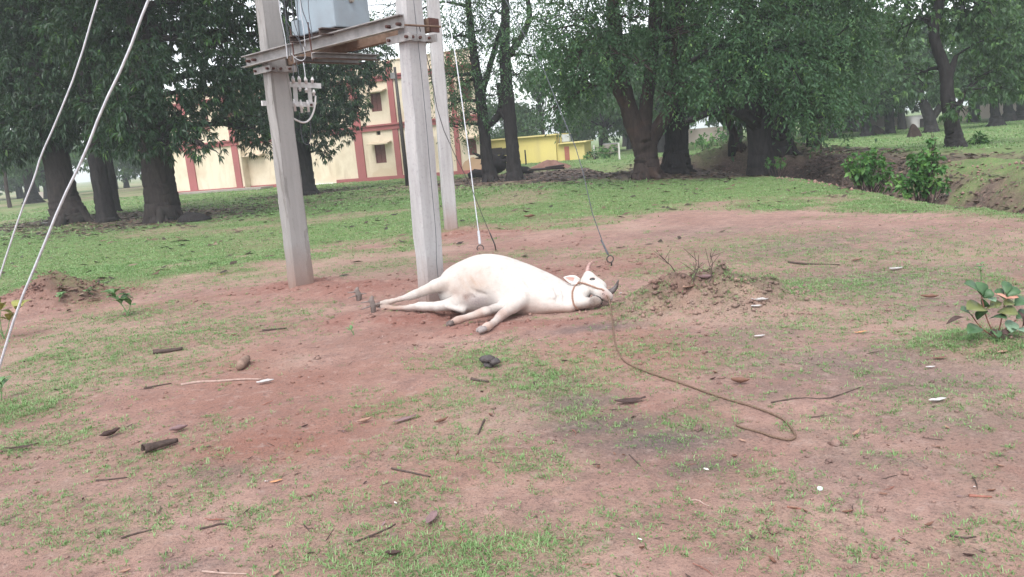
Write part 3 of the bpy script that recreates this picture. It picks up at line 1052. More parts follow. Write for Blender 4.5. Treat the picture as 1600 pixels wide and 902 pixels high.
def resample(pts, rads, n, seed=0, wob=.0):
    """smooth a trunk path given by a few points"""
    rnd = random.Random(seed)
    P_ = [Vector(p) for p in pts]; Q = list(rads)
    for _ in range(n):
        a, b = [P_[0]], [Q[0]]
        for i in range(len(P_) - 1):
            a += [P_[i].lerp(P_[i + 1], .25), P_[i].lerp(P_[i + 1], .75)]; b += [Q[i] * .75 + Q[i + 1] * .25, Q[i] * .25 + Q[i + 1] * .75]
        a.append(P_[-1]); b.append(Q[-1]); P_, Q = a, b
    return [p + Vector((rnd.uniform(-1, 1), rnd.uniform(-1, 1), 0)) * (wob * q if 0 < i else 0) for i, (p, q) in enumerate(zip(P_, Q))], Q


def tree(name, label, Y, stems, blobs, leaf, seed, barkm=M_BARK, per=34, K=8, L=.20, W=.052, kind='whorl', droop=.55, group=None, roots=5, young=.06, limbs=(), sag=0.0):
    """stems: lists of (px, py, half-width in px, depth offset) from the ground up; blobs: (px, py, rx, ry, depth offset, density)"""
    rnd = random.Random(seed)
    b0 = stems[0][0]
    g = on_ground(b0[0], b0[1]) if Y is None else R(b0[0], b0[1], Y)
    Y = g.y if Y is None else Y
    gz = H(g.x, g.y)
    root = thing(name, label, 'tree', (g.x, g.y, gz), group)
    tops = []

    def stem_mesh(mb, s, base, sd):
        pts, rad = [], []
        for i, q in enumerate(s):
            dy = q[3] if len(q) > 3 else 0
            pts.append(R(q[0], q[1], Y + dy)); rad.append(q[2] / 1200 * (Y + dy))
        if base:
            pts[0].z = H(pts[0].x, pts[0].y) - .15
            pts.insert(1, pts[0] + (pts[1] - pts[0]).normalized() * (.15 + rad[0] * .8)); rad.insert(1, rad[0] * .9)
            rad[0] *= 1.15
        pp, rr = resample(pts, rad, 3, sd, .05)
        mb.tube(pp, rr, 16, .045, seed=sd, lob=.10)
        return pp, rr
    mb = MB()
    for i, s in enumerate(stems):
        pp, rr = stem_mesh(mb, s, i == 0 or (len(s[0]) > 4), seed + i)
        tops.append((pp, rr))
    # buttress roots
    r0 = tops[0][1][0]
    for k in range(roots):
        an = 2 * PI * k / max(roots, 1) + rnd.uniform(-.4, .4)
        e = Vector((g.x + math.cos(an) * r0 * rnd.uniform(1.25, 1.9), g.y + math.sin(an) * r0 * rnd.uniform(1.25, 1.9), 0)); e.z = H(e.x, e.y) - .08
        a = Vector((g.x + math.cos(an) * r0 * .45, g.y + math.sin(an) * r0 * .45, gz + r0 * rnd.uniform(.45, .9)))
        mb.tube(curve(a, e, (0, 0, -r0 * .25), 7, seed + k), [r0 * q for q in (.30, .25, .21, .17, .13, .09, .03)], 8, .06, seed=k)
    BL = []
    for q in blobs:
        dy = q[4] if len(q) > 4 else 0
        yy = Y + dy
        c = R(q[0], q[1], yy)
        rx = q[2] / 1200 * yy; rz = q[3] / 1200 * yy
        BL.append((tuple(c), (rx, max(.6 * rx, .5 * (rx + rz)), rz), q[5] if len(q) > 5 else 1.0))
    mb.build('trunk', barkm, root, smooth=True)
    # limbs out to the lobes, twigs inside them
    mb = MB()
    for i, (c, rad, k) in enumerate(BL):
        c = Vector(c)
        best = None
        for pp, rr in tops:
            for j in range(len(pp) // 3, len(pp)):
                d = (pp[j] - c).length + (0 if pp[j].z < c.z + .5 else 3)
                if best is None or d < best[0]: best = (d, pp[j], rr[j])
        _, a, ra = best
        ra = min(ra * .55, .05 + .035 * (a - c).length)
        cv = curve(a, c, (0, 0, .10 * (c - a).length * (1 - sag)), 8, seed + i)
        mb.tube(cv, [ra * (1 - .85 * f / 7) for f in range(8)], 7, .08, seed=seed + i)
        for t_ in range(7):
            u = Vector((rnd.gauss(0, 1), rnd.gauss(0, 1), rnd.gauss(0, .8))).normalized()
            e = c + Vector((u.x * rad[0], u.y * rad[1], u.z * rad[2])) * .85
            st = cv[rnd.choice([4, 5, 6, 7])]
            mb.tube(curve(st, e, (0, 0, .08 * (e - st).length), 6, seed + 31 * t_ + i), [max(ra * .35, .012) * (1 - .15 * f) for f in range(6)], 5, .1, seed=t_)
    tag(mb.build('limbs', barkm, root, smooth=True), kind='stuff')
    for s in limbs:
        m2 = MB()
        stem_mesh(m2, s, False, seed + 77)
        m2.build('limb', barkm, root, smooth=True)
    C, O, T = blob_points(BL, per, seed, young)
    V, F, rv = leaves(C, O, T, K, L, W, seed, kind, droop)
    o = org(root)
    cr = link('crown', npmesh('crown', V - np.array(o), F, {'rnd': rv}), leaf, root)
    tag(cr, kind='stuff')
    return root


# --- the mango trees at the left
tree('mango_tree', 'broad dark mango tree whose leaning trunk stands just left of the cream building', None,
     [[(257, 345, 26), (250, 290, 22), (243, 240, 21.5), (233, 170, 21), (222, 90, 18), (215, 0, 16), (210, -90, 9)]],
     [(250, 120, 75, 60, -1), (190, 175, 60, 45, -1.5, 1.1), (165, 60, 90, 60, 0), (270, 30, 85, 60, .5, .8), (345, 70, 60, 75, 0, .9), (330, 150, 60, 45, 0, .8), (385, 130, 45, 60, .5, .8), (292, 195, 40, 34, -1, .9), (318, 228, 32, 24, -1.5, .38),
      (210, 215, 32, 34, -1.5), (160, 225, 30, 24, -.5), (355, 12, 70, 40, 0), (395, 205, 36, 26, .8, .55), (200, -60, 150, 70, 0), (230, -190, 260, 110, -2, .35), (330, -150, 200, 90, -5, .35), (330, -80, 110, 70, 1), (420, 60, 40, 50, 1, .6), (262, 230, 22, 22, -1.2, .8)],
     M_LEAF_MANGO, 101, per=80, L=.24, W=.062, droop=.75, young=.05)
tree('mango_tree', 'thick mango trunk flaring at its foot behind the two slanting stay wires', None,
     [[(112, 348, 27), (100, 310, 21), (90, 260, 18.5), (80, 200, 18), (62, 120, 22), (50, 20, 16), (45, -80, 8)]],
     [(40, 120, 90, 70, 0), (95, 160, 70, 55, -1), (20, 200, 70, 48, -.5), (110, 60, 80, 60, 0), (20, 30, 90, 60, 0), (60, 205, 48, 34, -1), (0, 240, 45, 24, 0, .8), (75, -60, 140, 70, 0), (60, -190, 240, 110, -2, .35), (100, -150, 180, 90, -6, .3), (120, 205, 36, 30, 0), (-20, 120, 80, 90, 1), (60, 90, 100, 70, 3), (150, 40, 90, 60, 3), (-10, 30, 100, 80, 3)],
     M_LEAF_MANGO, 102, per=64, L=.24, W=.065, droop=.7, young=.03)
tree('mango_tree', 'narrower upright trunk between the two thick mango trunks', None,
     [[(168, 347, 15), (160, 300, 12), (150, 240, 11.5), (140, 170, 11), (128, 60, 11), (120, -40, 6)]],
     [(150, 130, 70, 60, .5), (120, 20, 80, 60, .5), (175, 200, 44, 34, .5), (205, 90, 60, 60, 1), (130, -80, 110, 60, 1)],
     M_LEAF_MANGO, 103, barkm=M_BARK2, per=58, L=.24, W=.065, droop=.7, young=.02, roots=4)
tree('tree', 'thin straight dark trunk right behind the narrower mango trunk', None,
     [[(183, 331, 7), (177, 290, 5.5), (168, 230, 5), (160, 170, 4)]], [(160, 140, 60, 50, 0), (200, 110, 60, 60, 2)], M_LEAF_MANGO, 104, barkm=M_BARK2, per=26, L=.28, W=.07, roots=3)
tree('tree', 'far dark trunk with flared foot at the edge of the pale field', 66,
     [[(52, 319, 12), (48, 300, 8), (43, 270, 6), (38, 230, 5)]], [(30, 245, 50, 25, -3), (5, 255, 40, 18, -2), (50, 190, 60, 40, 0), (90, 235, 34, 20, -2, .7)], M_LEAF_FAR, 105, barkm=M_BARK2, per=12, L=.5, W=.16, roots=4)
tree('tree', 'slim pale trunk at the left edge of the pale field', 58,
     [[(16, 325, 3.2), (11, 300, 2.6), (6, 260, 2.2)]], [(2, 240, 30, 22, 0), (-30, 220, 40, 30, 0)], M_LEAF_FAR, 106, barkm=M_BARK3, per=12, L=.5, W=.16, roots=0)
tree('mango_tree', 'dark mango tree in front of the cream building behind the left concrete pole', None,
     [[(479, 305, 17), (476, 270, 12.5), (471, 220, 12), (462, 170, 11), (452, 100, 8), (445, 20, 5)]],
     [(455, 165, 75, 55, -.5), (520, 150, 55, 50, 0), (410, 190, 50, 38, 0), (500, 205, 40, 32, -.5, .9), (400, 130, 50, 60, 0), (470, 95, 70, 50, 0), (545, 118, 48, 34, .5, .8), (540, 175, 38, 34, 0, .8), (430, 232, 26, 18, 0, .5), (508, 238, 22, 18, 0, .5), (395, 225, 26, 18, 0, .5), (560, 60, 50, 40, 2, .8), (480, 30, 80, 50, 1, .8), (590, 90, 30, 26, 1, .6), (572, 112, 34, 22, .5, .6), (535, 205, 20, 22, 0, .6), (470, -50, 110, 60, 1), (470, -150, 180, 90, 0, .35)],
     M_LEAF_MANGO, 107, barkm=M_BARK2, per=66, L=.24, W=.06, droop=.8, young=.02)
# --- the twin trees in the middle
tree('tree', 'left one of the twin dark trees before the yellow house', None,
     [[(767, 284, 13), (761, 250, 9), (756, 200, 8.5), (750, 140, 8), (741, 90, 6), (733, 20, 5), (728, -40, 3)], [(752, 150, 5), (762, 115, 4.5), (778, 60, 4), (795, 10, 3)]],
     [(725, 130, 42, 40, 0, .5), (700, 60, 40, 45, 0, .5), (745, 50, 50, 45, 0, .45), (740, 178, 24, 18, -.5, .55), (715, 200, 26, 16, 0, .5), (722, 10, 60, 35, 0, .5), (690, 130, 24, 36, .5, .55), (705, 165, 30, 26, 0, .6), (735, 95, 40, 34, .5, .6), (770, 150, 26, 20, .5, .45), (733, -60, 90, 50, 0, .5), (640, 30, 50, 40, 2, .35), (590, 20, 40, 40, 2, .35)],
     M_LEAF_FINE, 110, barkm=M_BARK2, per=54, K=10, L=.15, W=.055, kind='spray', droop=.6, young=.03,
     limbs=[[(759, 198, 5), (772, 190, 5.5), (784, 172, 5.5), (783, 150, 5), (779, 132, 4)]])
tree('tree', 'right one of the twin dark trees before the yellow house', None,
     [[(804, 282, 14), (801, 240, 10), (797, 190, 10), (792, 140, 9.5), (788, 80, 8.5), (790, 20, 6.5), (788, -40, 4)], [(790, 90, 5), (815, 60, 4.5), (830, 25, 4), (822, -10, 3)]],
     [(800, 60, 46, 44, 0, .55), (785, 110, 32, 34, -.5, .55), (830, 30, 40, 36, 0, .45), (770, 20, 50, 36, 0, .5), (812, 118, 26, 20, 0, .5), (840, 90, 22, 22, .5, .35), (800, -50, 90, 50, 0, .5)],
     M_LEAF_FINE, 111, barkm=M_BARK2, per=54, K=10, L=.15, W=.055, kind='spray', droop=.6, young=.03,
     limbs=[[(798, 195, 4), (788, 183, 4), (780, 172, 3.5)]])
# --- the great trees right of the middle
tree('tree', 'huge forked tree with a reddish mud coated base', None,
     [[(1011, 278, 21), (1011, 245, 16.5), (1005, 218, 18), (986, 185, 13), (976, 140, 11), (966, 100, 10), (960, 40, 11), (955, -40, 6)],
      [(1010, 228, 14), (1028, 200, 11), (1046, 172, 10), (1053, 120, 9), (1056, 60, 8), (1062, 0, 9), (1070, -60, 5)], [(1004, 212, 12), (1012, 140, 9), (1020, 80, 9), (1024, 20, 10), (1024, -60, 6)], [(990, 190, 9), (968, 150, 9), (952, 110, 8), (940, 60, 5)]],
     [(930, 60, 70, 48, -1), (880, 95, 45, 55, -.5, .8), (985, 30, 70, 40, -1, .8), (908, 130, 46, 36, 0), (955, 88, 44, 36, -2, .6), (1045, 60, 56, 50, -1.5, .75), (1090, 100, 50, 44, -1), (895, 20, 60, 40, 0, .8), (1000, 100, 40, 28, -2, .4), (1038, 152, 28, 16, -2, .5), (870, 165, 24, 24, 0, .5), (900, 80, 60, 60, 2, .8), (850, 50, 50, 60, 2, .7), (880, 140, 40, 40, 3, .7), (1110, 30, 60, 50, 2), 
      (950, -50, 120, 60, 0), (1000, -180, 240, 110, -2, .35), (960, -120, 180, 70, -5, .3), (1070, -50, 100, 60, 0), (1085, 20, 50, 40, 0, .7), (1066, 136, 36, 18, -1.5, .5)],
     M_LEAF_FINE, 112, barkm=M_BARK3, per=58, K=11, L=.14, W=.055, kind='spray', droop=.7, young=.05, roots=7)
tree('tree', 'dark trunk standing close behind the huge forked tree', None,
     [[(1056, 268, 22), (1057, 235, 16.5), (1058, 190, 17), (1056, 150, 15), (1050, 80, 13), (1048, 0, 9), (1045, -60, 5)]],
     [(1100, 60, 60, 50, 0, .8), (1060, 110, 50, 40, -.5, .8), (1120, 112, 44, 26, .5, .8), (1080, -30, 100, 60, 0)],
     M_LEAF_FINE, 113, barkm=M_BARK2, per=48, K=10, L=.15, W=.06, kind='spray', droop=.65, young=.03)
tree('tree', 'massive buttress rooted tree with an arching limb at the head of the ditch', 22.8,
     [[(1190, 274, 25), (1189, 245, 17.5), (1187, 210, 16), (1183, 170, 17.5), (1177, 110, 14), (1169, 40, 12), (1165, -20, 9), (1166, -80, 8)], [(1174, 40, 6), (1205, 20, 5.5), (1245, 10, 4)], [(1168, 60, 6), (1120, 72, 5), (1080, 95, 4)]],
     [(1185, 92, 60, 42, -1.5), (1240, 110, 62, 52, -1.5), (1125, 84, 50, 38, -1), (1290, 75, 62, 55, -.5), (1210, 40, 70, 48, -1, .9), (1150, 30, 55, 40, -1, .8), (1262, 158, 40, 24, -1.5), (1290, 150, 44, 40, -1), (1315, 30, 60, 50, 0), (1150, 122, 34, 20, -1.5, .8), (1340, 95, 36, 46, .5, .8), (1278, 184, 22, 12, -1.5, .5), (1110, 130, 30, 30, -1.5, .8), (1205, -50, 150, 60, 0), (1230, -180, 260, 110, -1, .35), (1240, -120, 200, 80, -5, .3), (1320, -120, 200, 80, 4, .35), (1330, -40, 90, 55, 0)],
     M_LEAF_FINE, 114, barkm=M_BARK2, per=70, K=11, L=.135, W=.055, kind='spray', droop=.8, young=.05, roots=9,
     limbs=[[(1184, 200, 8, -.1), (1164, 178, 8, -.8), (1135, 168, 6.5, -.9), (1110, 174, 5.5, -.9), (1088, 185, 5, -.9), (1070, 190, 4, -.9)]])
# --- trees beyond the ditch
tree('tree', 'broad grey trunk half hidden behind the buttress rooted tree', None,
     [[(1216, 237, 23), (1215, 215, 19), (1213, 180, 17), (1210, 130, 12)]], [(1220, 130, 60, 40, 0), (1190, 175, 34, 22, -1, .6), (1250, 165, 40, 28, -1, .8)], M_LEAF_FINE, 115, barkm=M_BARK2, per=22, K=9, L=.26, W=.1, kind='spray', roots=6)
tree('tree', 'short dark trunk beyond the ditch, left one of a close pair', None,
     [[(1267, 231, 8), (1267, 205, 6.5), (1266, 170, 6)]], [(1260, 160, 50, 26, 0), (1300, 130, 55, 40, 1), (1240, 180, 30, 15, 0, .7)], M_LEAF_FINE, 116, barkm=M_BARK2, per=24, K=9, L=.24, W=.09, kind='spray', roots=3)
tree('tree', 'thin brown trunk beyond the ditch, right one of a close pair', None,
     [[(1280, 229, 4.5), (1279, 205, 3.5), (1281, 175, 3)]], [(1300, 165, 36, 20, 0, .8)], M_LEAF_FINE, 117, barkm=M_BARK3, per=24, K=9, L=.24, W=.09, kind='spray', roots=0)
tree('crooked_tree', 'crooked slender tree with a kinked trunk on the bright grass beyond the ditch', None,
     [[(1494, 230, 15), (1488, 200, 11), (1481, 165, 10.5), (1479, 125, 9), (1474, 100, 8.5), (1463, 75, 8), (1457, 50, 7.5), (1463, 20, 8), (1472, -10, 7), (1480, -60, 4)], [(1480, 130, 6), (1488, 105, 5), (1494, 88, 3)], [(1486, 190, 6), (1498, 165, 4.5), (1506, 145, 3.5)]],
     [(1530, 120, 46, 40, 0, .6), (1500, 170, 34, 22, -1, .55), (1440, 30, 44, 40, 0, .55), (1510, 30, 50, 50, 0, .7), (1430, 120, 30, 26, 1, .5), (1560, 60, 60, 50, 0, .8), (1400, 50, 44, 44, 2, .6), (1560, 140, 36, 24, 0, .5), (1590, 100, 50, 50, 0, .8), (1540, 10, 80, 50, 0, .8), (1420, -10, 60, 40, 1, .7), (1480, -60, 120, 50, 0)],
     M_LEAF_FAR, 118, barkm=M_BARK2, per=46, K=8, L=.2, W=.085, droop=.6, young=.10, roots=4)
tree('pollard_tree', 'stout dark trunk with a knobbly head behind the taller ditch bush', None,
     [[(1456, 207, 10), (1454, 192, 7.5), (1450, 178, 8), (1442, 160, 6)], [(1455, 186, 5.5), (1466, 172, 5), (1474, 155, 4)]], [(1440, 125, 56, 32, 0, .8), (1410, 100, 50, 40, 1, .8), (1475, 140, 36, 20, 0, .6)], M_LEAF_FAR, 119, barkm=M_BARK2, per=16, L=.42, W=.15, roots=5, young=.15)
tree('tree', 'straight trunk standing left of the small termite mound beyond the ditch', None,
     [[(1391, 209, 8), (1390, 185, 6.5), (1388, 150, 6)]], [(1385, 120, 50, 45, 0), (1350, 150, 44, 30, 0), (1395, 165, 26, 14, 0, .6)], M_LEAF_FAR, 120, barkm=M_BARK2, per=13, L=.45, W=.15, roots=4)
tree('tree', 'sloping trunk seen under the arching limb', None,
     [[(1157, 233, 8), (1150, 218, 6), (1143, 200, 5.5), (1136, 180, 5)]], [(1130, 165, 50, 22, 0), (1100, 150, 50, 26, 1), (1165, 180, 30, 14, 0, .7)], M_LEAF_FAR, 121, barkm=M_BARK3, per=13, L=.45, W=.15, roots=2)
for i, (px, py, hw, top, lab) in enumerate([(1300, 216, 6.5, 165, 'dark trunk in the grove, nearest to the right of the close pair'), (1356, 213, 8, 160, 'flare footed trunk in the middle of the far grove'), (1557, 197, 9, 150, 'dark trunk near the right edge by the pale far wall'), (1578, 190, 9, 150, 'stout trunk second from the right edge'),
                                            (1600, 188, 11, 140, 'leaning trunk cut by the right edge'), (1335, 206, 4.5, 165, 'thin trunk left of the flare footed one in the grove')]):
    tree('grove_tree', lab, None, [[(px, py, hw * 1.2), (px - 1, py - 14, hw * .8), (px - 3, (py + top) / 2, hw * .7), (px - 4, top - 20, hw * .6)]],
         [(px - 4, top - 25, 50, 30, 0, .9), (px + 30, top - 55, 50, 36, 1, .9), (px - 30, top - 50, 50, 40, 1, .8), (px + 16, top - 4, 30, 14, -1, .6), (px - 24, top - 8, 34, 16, 0, .8), (px, top - 90, 70, 50, 1)], M_LEAF_FAR, 130 + i, barkm=M_BARK2, per=19, L=.45, W=.15, roots=3, group='trees of the grove beyond the ditch')


# --- the hazy wood behind everything: a few built, the rest copied
def far_tree(seed, h, spread):
    rnd = random.Random(seed)
    root = thing('far_tree', 'hazy distant tree in the wood behind the buildings and fields', 'tree', (0, 0, 0), 'trees of the distant wood')
    mb = MB()
    pp, rr = resample([(0, 0, -.3), (0, 0, .5), (rnd.uniform(-.3, .3), rnd.uniform(-.3, .3), h * .35), (rnd.uniform(-.5, .5), 0, h * .7)], [.5, .34, .26, .12], 2, seed)
    mb.tube(pp, rr, 9, .06, seed=seed)
    bl = []
    for k in range(15):
        an = rnd.uniform(0, 2 * PI); q = rnd.uniform(.1, 1) * spread
        z = h * rnd.uniform(.26, .92)
        f = 1 - abs(z / h - .5) * .9
        c = (math.cos(an) * q * f, math.sin(an) * q * f, z)
        rad = spread * rnd.uniform(.32, .52)
        bl.append((c, (rad, rad, rad * .72), 1))
        mb.tube(curve((0, 0, h * .3), c, (0, 0, .3), 5, k), [.14, .12, .09, .06, .03], 5, seed=k)
    mb.build('trunk', M_BARK2, root, smooth=True)
    C, O, T = blob_points(bl, 7.5, seed, .05)
    V, F, rv = leaves(C, O, T, 6, .55, .26, seed, 'whorl', .4)
    tag(link('crown', npmesh('crown', V, F, {'rnd': rv}), M_LEAF_FAR, root), kind='stuff')
    return root


protos = [far_tree(201, 9.5, 4.2), far_tree(202, 11.5, 4.8), far_tree(203, 8.0, 4.4), far_tree(204, 13, 5.4)]
spots = []
rnd = random.Random(5)
for row, (r0, n) in enumerate([(74, 24), (92, 26), (115, 26)]):
    for i in range(n):
        a = -0.78 + 1.56 * (i + rnd.uniform(-.3, .3)) / (n - 1)
        spots.append((math.sin(a) * r0 * rnd.uniform(.94, 1.08), math.cos(a) * r0 * rnd.uniform(.94, 1.08)))
spots += [(x, y) for x, y in [(9, 66), (14, 70), (-2, 68), (4, 72), (20, 62), (26, 66), (34, 68), (42, 60), (12, 58), (30, 58), (38, 74), (-6, 62)]]
for i in range(22):
    a = -1.0 + .55 * i / 21
    spots.append((math.sin(a) * rnd.uniform(104, 128), math.cos(a) * rnd.uniform(104, 128)))
used = set()
for i, (x, y) in enumerate(spots):
    if y < 70 and -30 < x < -8: continue
    a = x / y
    if a < -.50 and math.hypot(x, y) < 86: continue          # the open pale field at the far left
    k = i % 4
    o = protos[k] if k not in used else copy_tree(protos[k])
    used.add(k)
    o.location = (x, y, H(x, y))
    o.rotation_euler = (0, 0, rnd.uniform(0, 6.28))
    s = rnd.uniform(.8, 1.2) * (.52 if -.16 < a < .13 else .85 if a < .3 else 1.0)
    lb, gr = (('hazy distant tree in the row beyond the pale field at far left', 'trees beyond the pale field') if a < -.45 else ('hazy distant tree behind the cream school building', 'trees behind the cream building') if a < -.16 else
              ('small hazy distant tree behind the yellow house', 'trees behind the yellow house') if a < .13 else ('hazy distant tree of the wood behind the grove beyond the ditch', 'trees of the wood behind the grove'))
    o['label'] = lb; o['group'] = gr
    o.scale = (s, s, s * rnd.uniform(.9, 1.15))

# --- bushes in the ditch and small ones on the far grass
def bush(name, label, px, py, Y, blobs, seed, per=90, L=.11, W=.06, K=7):
    rnd = random.Random(seed)
    g = R(px, py, Y); gz = H(g.x, g.y)
    root = thing(name, label, 'bush', (g.x, g.y, gz))
    BL = []; mb = MB()
    for q in blobs:
        c = R(q[0], q[1], Y + (q[4] if len(q) > 4 else 0)); k = Y / 1200
        BL.append((tuple(c), (q[2] * k, (q[2] + q[3]) * .5 * k, q[3] * k), 1))
        for j in range(4):
            e = c + Vector((rnd.gauss(0, .4) * q[2] * k, rnd.gauss(0, .4) * q[2] * k, rnd.uniform(-.2, .8) * q[3] * k))
            mb.tube(curve((g.x + rnd.uniform(-.1, .1), g.y + rnd.uniform(-.1, .1), gz - .05), e, (0, 0, .08), 6, seed + j), [.014, .012, .01, .008, .006, .004], 5)
    mb.build('stem', M_BARK3, root, smooth=True)
    C, O, T = blob_points(BL, per, seed, .12)
    V, F, rv = leaves(C, O, T, K, L, W, seed, 'whorl', .1)
    tag(link('foliage', npmesh('foliage', V - np.array(org(root)), F, {'rnd': rv}), M_LEAF_BUSH, root), kind='stuff')
    return root


bush('bush', 'low rounded bright green bush growing in the ditch, left of the taller bush', 1358, 292, 16.4,
     [(1345, 262, 26, 20), (1372, 272, 26, 20), (1335, 278, 20, 14), (1362, 250, 18, 14), (1385, 282, 14, 14), (1325, 262, 10, 10)], 301, 150, .13, .075)
bush('bush', 'taller bright green bush rising from the ditch in two tiers', 1442, 306, 14.3,
     [(1440, 288, 30, 20), (1450, 262, 22, 20), (1455, 235, 16, 22), (1425, 276, 20, 18), (1465, 290, 16, 16), (1458, 215, 9, 10), (1432, 252, 14, 14), (1415, 294, 14, 12)], 302, 170, .12, .07)
bush('bush', 'small dark leafed bush on the bright grass right of the crooked tree', 1524, 230, 28,
     [(1524, 220, 12, 9), (1516, 224, 8, 6), (1532, 222, 8, 6)], 303, 70, .28, .10)
for i, (px, py, Y, lab) in enumerate([(1215, 258, 21.5, 'tiny weed clump on the lip of the ditch beside the roots'), (930, 245, 52, 'ragged weed clump by the fence posts right of the yellow house'), (950, 240, 56, 'pale weed clump farther along the fence posts'), (1100, 225, 48, 'pale shrub seen far under the arching limb'), (1130, 215, 55, 'light green shrub left of the sloping trunk')]):
    bush('weed_clump', lab, px, py, Y, [(px, py - 6, 16, 8), (px + 12, py - 4, 12, 6), (px - 10, py - 3, 10, 6)], 310 + i, 20 if Y > 30 else 60, .3 if Y > 30 else .12, .14 if Y > 30 else .06)
# ------------------------------------------------------------ the two storey cream building
BO = Vector((-1.1, 45.2, 0)); BD = Vector((.911, -.415, 0)).normalized(); BN = Vector((BD.y, -BD.x, 0))   # BN faces the camera


def BP(u, out, z):
    return BO + BD * u + BN * out + Vector((0, 0, z))


def paint(name, c, dirt, dirt_amt=.5, sc=.5, rough=.85):
    t = NT(name)
    P = t.pos()
    mp = t.n('ShaderNodeMapping', {'Vector': P, 'Scale': (1, 1, .25)}).outputs[0]
    streak = t.ramp(t.noise(sc * 3, 6, .65, mp, .4), .5, .78)
    patch = t.ramp(t.noise(sc, 5, .6, P), .45, .75)
    col = t.mix(t.math('MULTIPLY', t.math('MAXIMUM', streak, patch), dirt_amt), c, dirt)
    t.bump(t.noise(25, 4), .15, .01)
    return t.set(col, rough, .2)


M_CREAM = paint('cream_paint', (.66, .575, .445), (.40, .30, .20), .75)
M_RED = paint('red_paint', (.335, .118, .116), (.23, .09, .085), .7)
M_SHUT = simple('brown_shutter', (.13, .055, .05), (.19, .08, .07), 8, .7)
M_DARK = simple('dark_opening', (.02, .015, .014), (.04, .03, .028), 8, .9)
M_PLINTH = paint('grey_plinth', (.30, .27, .24), (.17, .14, .12), .7, .8)
M_WHITE = paint('white_paint', (.72, .70, .67), (.5, .45, .4), .4)
M_ROOF = paint('roof_slab', (.28, .26, .24), (.15, .14, .13), .6)
M_STAIN2 = paint('damp_stain', (.57, .475, .345), (.45, .35, .24), .6)
M_SHADE = paint('sunshade_paint', (.50, .41, .30), (.3, .23, .17), .7)
M_STAIN = paint('mud_splash', (.46, .31, .2), (.36, .24, .16), .6)

bld = thing('school_building', 'two storey cream building with red pilasters and bands behind the trees', 'building', BP(-9, 0, 0))


def bbox_(mb, u0, u1, o0, o1, z0, z1):
    mb.box(BP((u0 + u1) / 2, (o0 + o1) / 2, (z0 + z1) / 2), BD * (u1 - u0) / 2, BN * (o1 - o0) / 2, (0, 0, (z1 - z0) / 2))


def bpart(name, m, parent, *b, bevel=0):
    mb = MB()
    for q in b: bbox_(mb, *q)
    return mb.build(name, m, parent, bevel=bevel)


def wall_holes(u0, u1, z0, z1, out, holes, depth=.16):
    mb = MB()
    us = sorted({u0, u1, *[h[0] for h in holes], *[h[1] for h in holes]}); zs = sorted({z0, z1, *[h[2] for h in holes], *[h[3] for h in holes]})
    for a, b in zip(us, us[1:]):
        for c, d in zip(zs, zs[1:]):
            if any(h[0] <= a and b <= h[1] and h[2] <= c and d <= h[3] for h in holes): continue
            mb.add([BP(a, out, c), BP(b, out, c), BP(b, out, d), BP(a, out, d)], [(0, 1, 2, 3)])
    for a, b, c, d in holes:
        for p, q in (((a, c), (b, c)), ((b, c), (b, d)), ((b, d), (a, d)), ((a, d), (a, c))):
            mb.add([BP(p[0], out, p[1]), BP(q[0], out, q[1]), BP(q[0], out - depth, q[1]), BP(p[0], out - depth, p[1])], [(0, 1, 2, 3)])
    return mb.build('wall', M_CREAM, bld)


def win(u0, u1, z0, z1, out, m=M_SHUT):
    f = MB(); w_ = .06
    bbox_(f, u0 + .002, u0 + w_, out - .15, out - .03, z0 + .002, z1 - .002); bbox_(f, u1 - w_, u1 - .002, out - .15, out - .03, z0 + .002, z1 - .002)
    bbox_(f, u0 + w_, u1 - w_, out - .148, out - .032, z0 + .002, z0 + w_); bbox_(f, u0 + w_, u1 - w_, out - .148, out - .032, z1 - w_, z1 - .002)
    fr = f.build('window', M_SHUT, bld)
    um = (u0 + u1) / 2
    for a, b in ((u0 + w_, um - .01), (um + .01, u1 - w_)):
        s = MB(); bbox_(s, a, b, out - .12, out - .08, z0 + w_, z1 - w_)
        for k in range(1, 4):
            zz = z0 + w_ + (z1 - z0 - 2 * w_) * k / 4
            bbox_(s, a + .03, b - .03, out - .079, out - .065, zz - .02, zz + .02)
        s.build('shutter', m, fr)


HM = [(-7.23, -6.46, 1.02, 2.14), (-7.10, -6.36, 4.12, 5.20), (-.86, -.26, 1.05, 2.0), (-3.9, -3.2, 1.02, 2.14), (-3.9, -3.2, 4.12, 5.2), (-.86, -.26, 4.12, 5.2)]
VM = [(-6.98, -6.68, 2.72, 2.95), (-6.9, -6.58, 5.58, 5.8)]
wall_holes(-10.3, .3, -.3, 6.95, 0, HM + VM)
HL = [(-17.5, -16.65, 1.0, 2.15), (-13.8, -13.0, 4.1, 5.2), (-16.9, -16.1, 4.1, 5.2)]
wall_holes(-17.9, -10.3, -.3, 6.95, -.6, HL)
wall_holes(-27, -17.9, -.3, 6.95, 0, [(-21, -20.2, 4.1, 5.2)])
for u_ in (-17.9, -10.32):
    bpart('wall', M_CREAM, bld, (u_, u_ + .02, -.6, -.002, -.3, 6.95))
for nm_, m_, z0, z1, e in (('back_room', M_CREAM, -.3, 6.6, 0), ('roof', M_ROOF, 6.62, 6.78, .1)):      # the end wall runs back askew
    mb = MB(); q = [(-27, -.8 + e), (.28, -.17), (-3.6, -8), (-27, -8)]
    mb.add([BP(a, b, z0) for a, b in q] + [BP(a, b, z1) for a, b in q], [(3, 2, 1, 0), (4, 5, 6, 7)] + [(i, (i + 1) % 4, 4 + (i + 1) % 4, 4 + i) for i in range(4)])
    mb.build(nm_, m_, bld)
for h in HM: win(*h, 0)
for h in HL: win(*h, -.6)
win(-21, -20.2, 4.1, 5.2, 0)
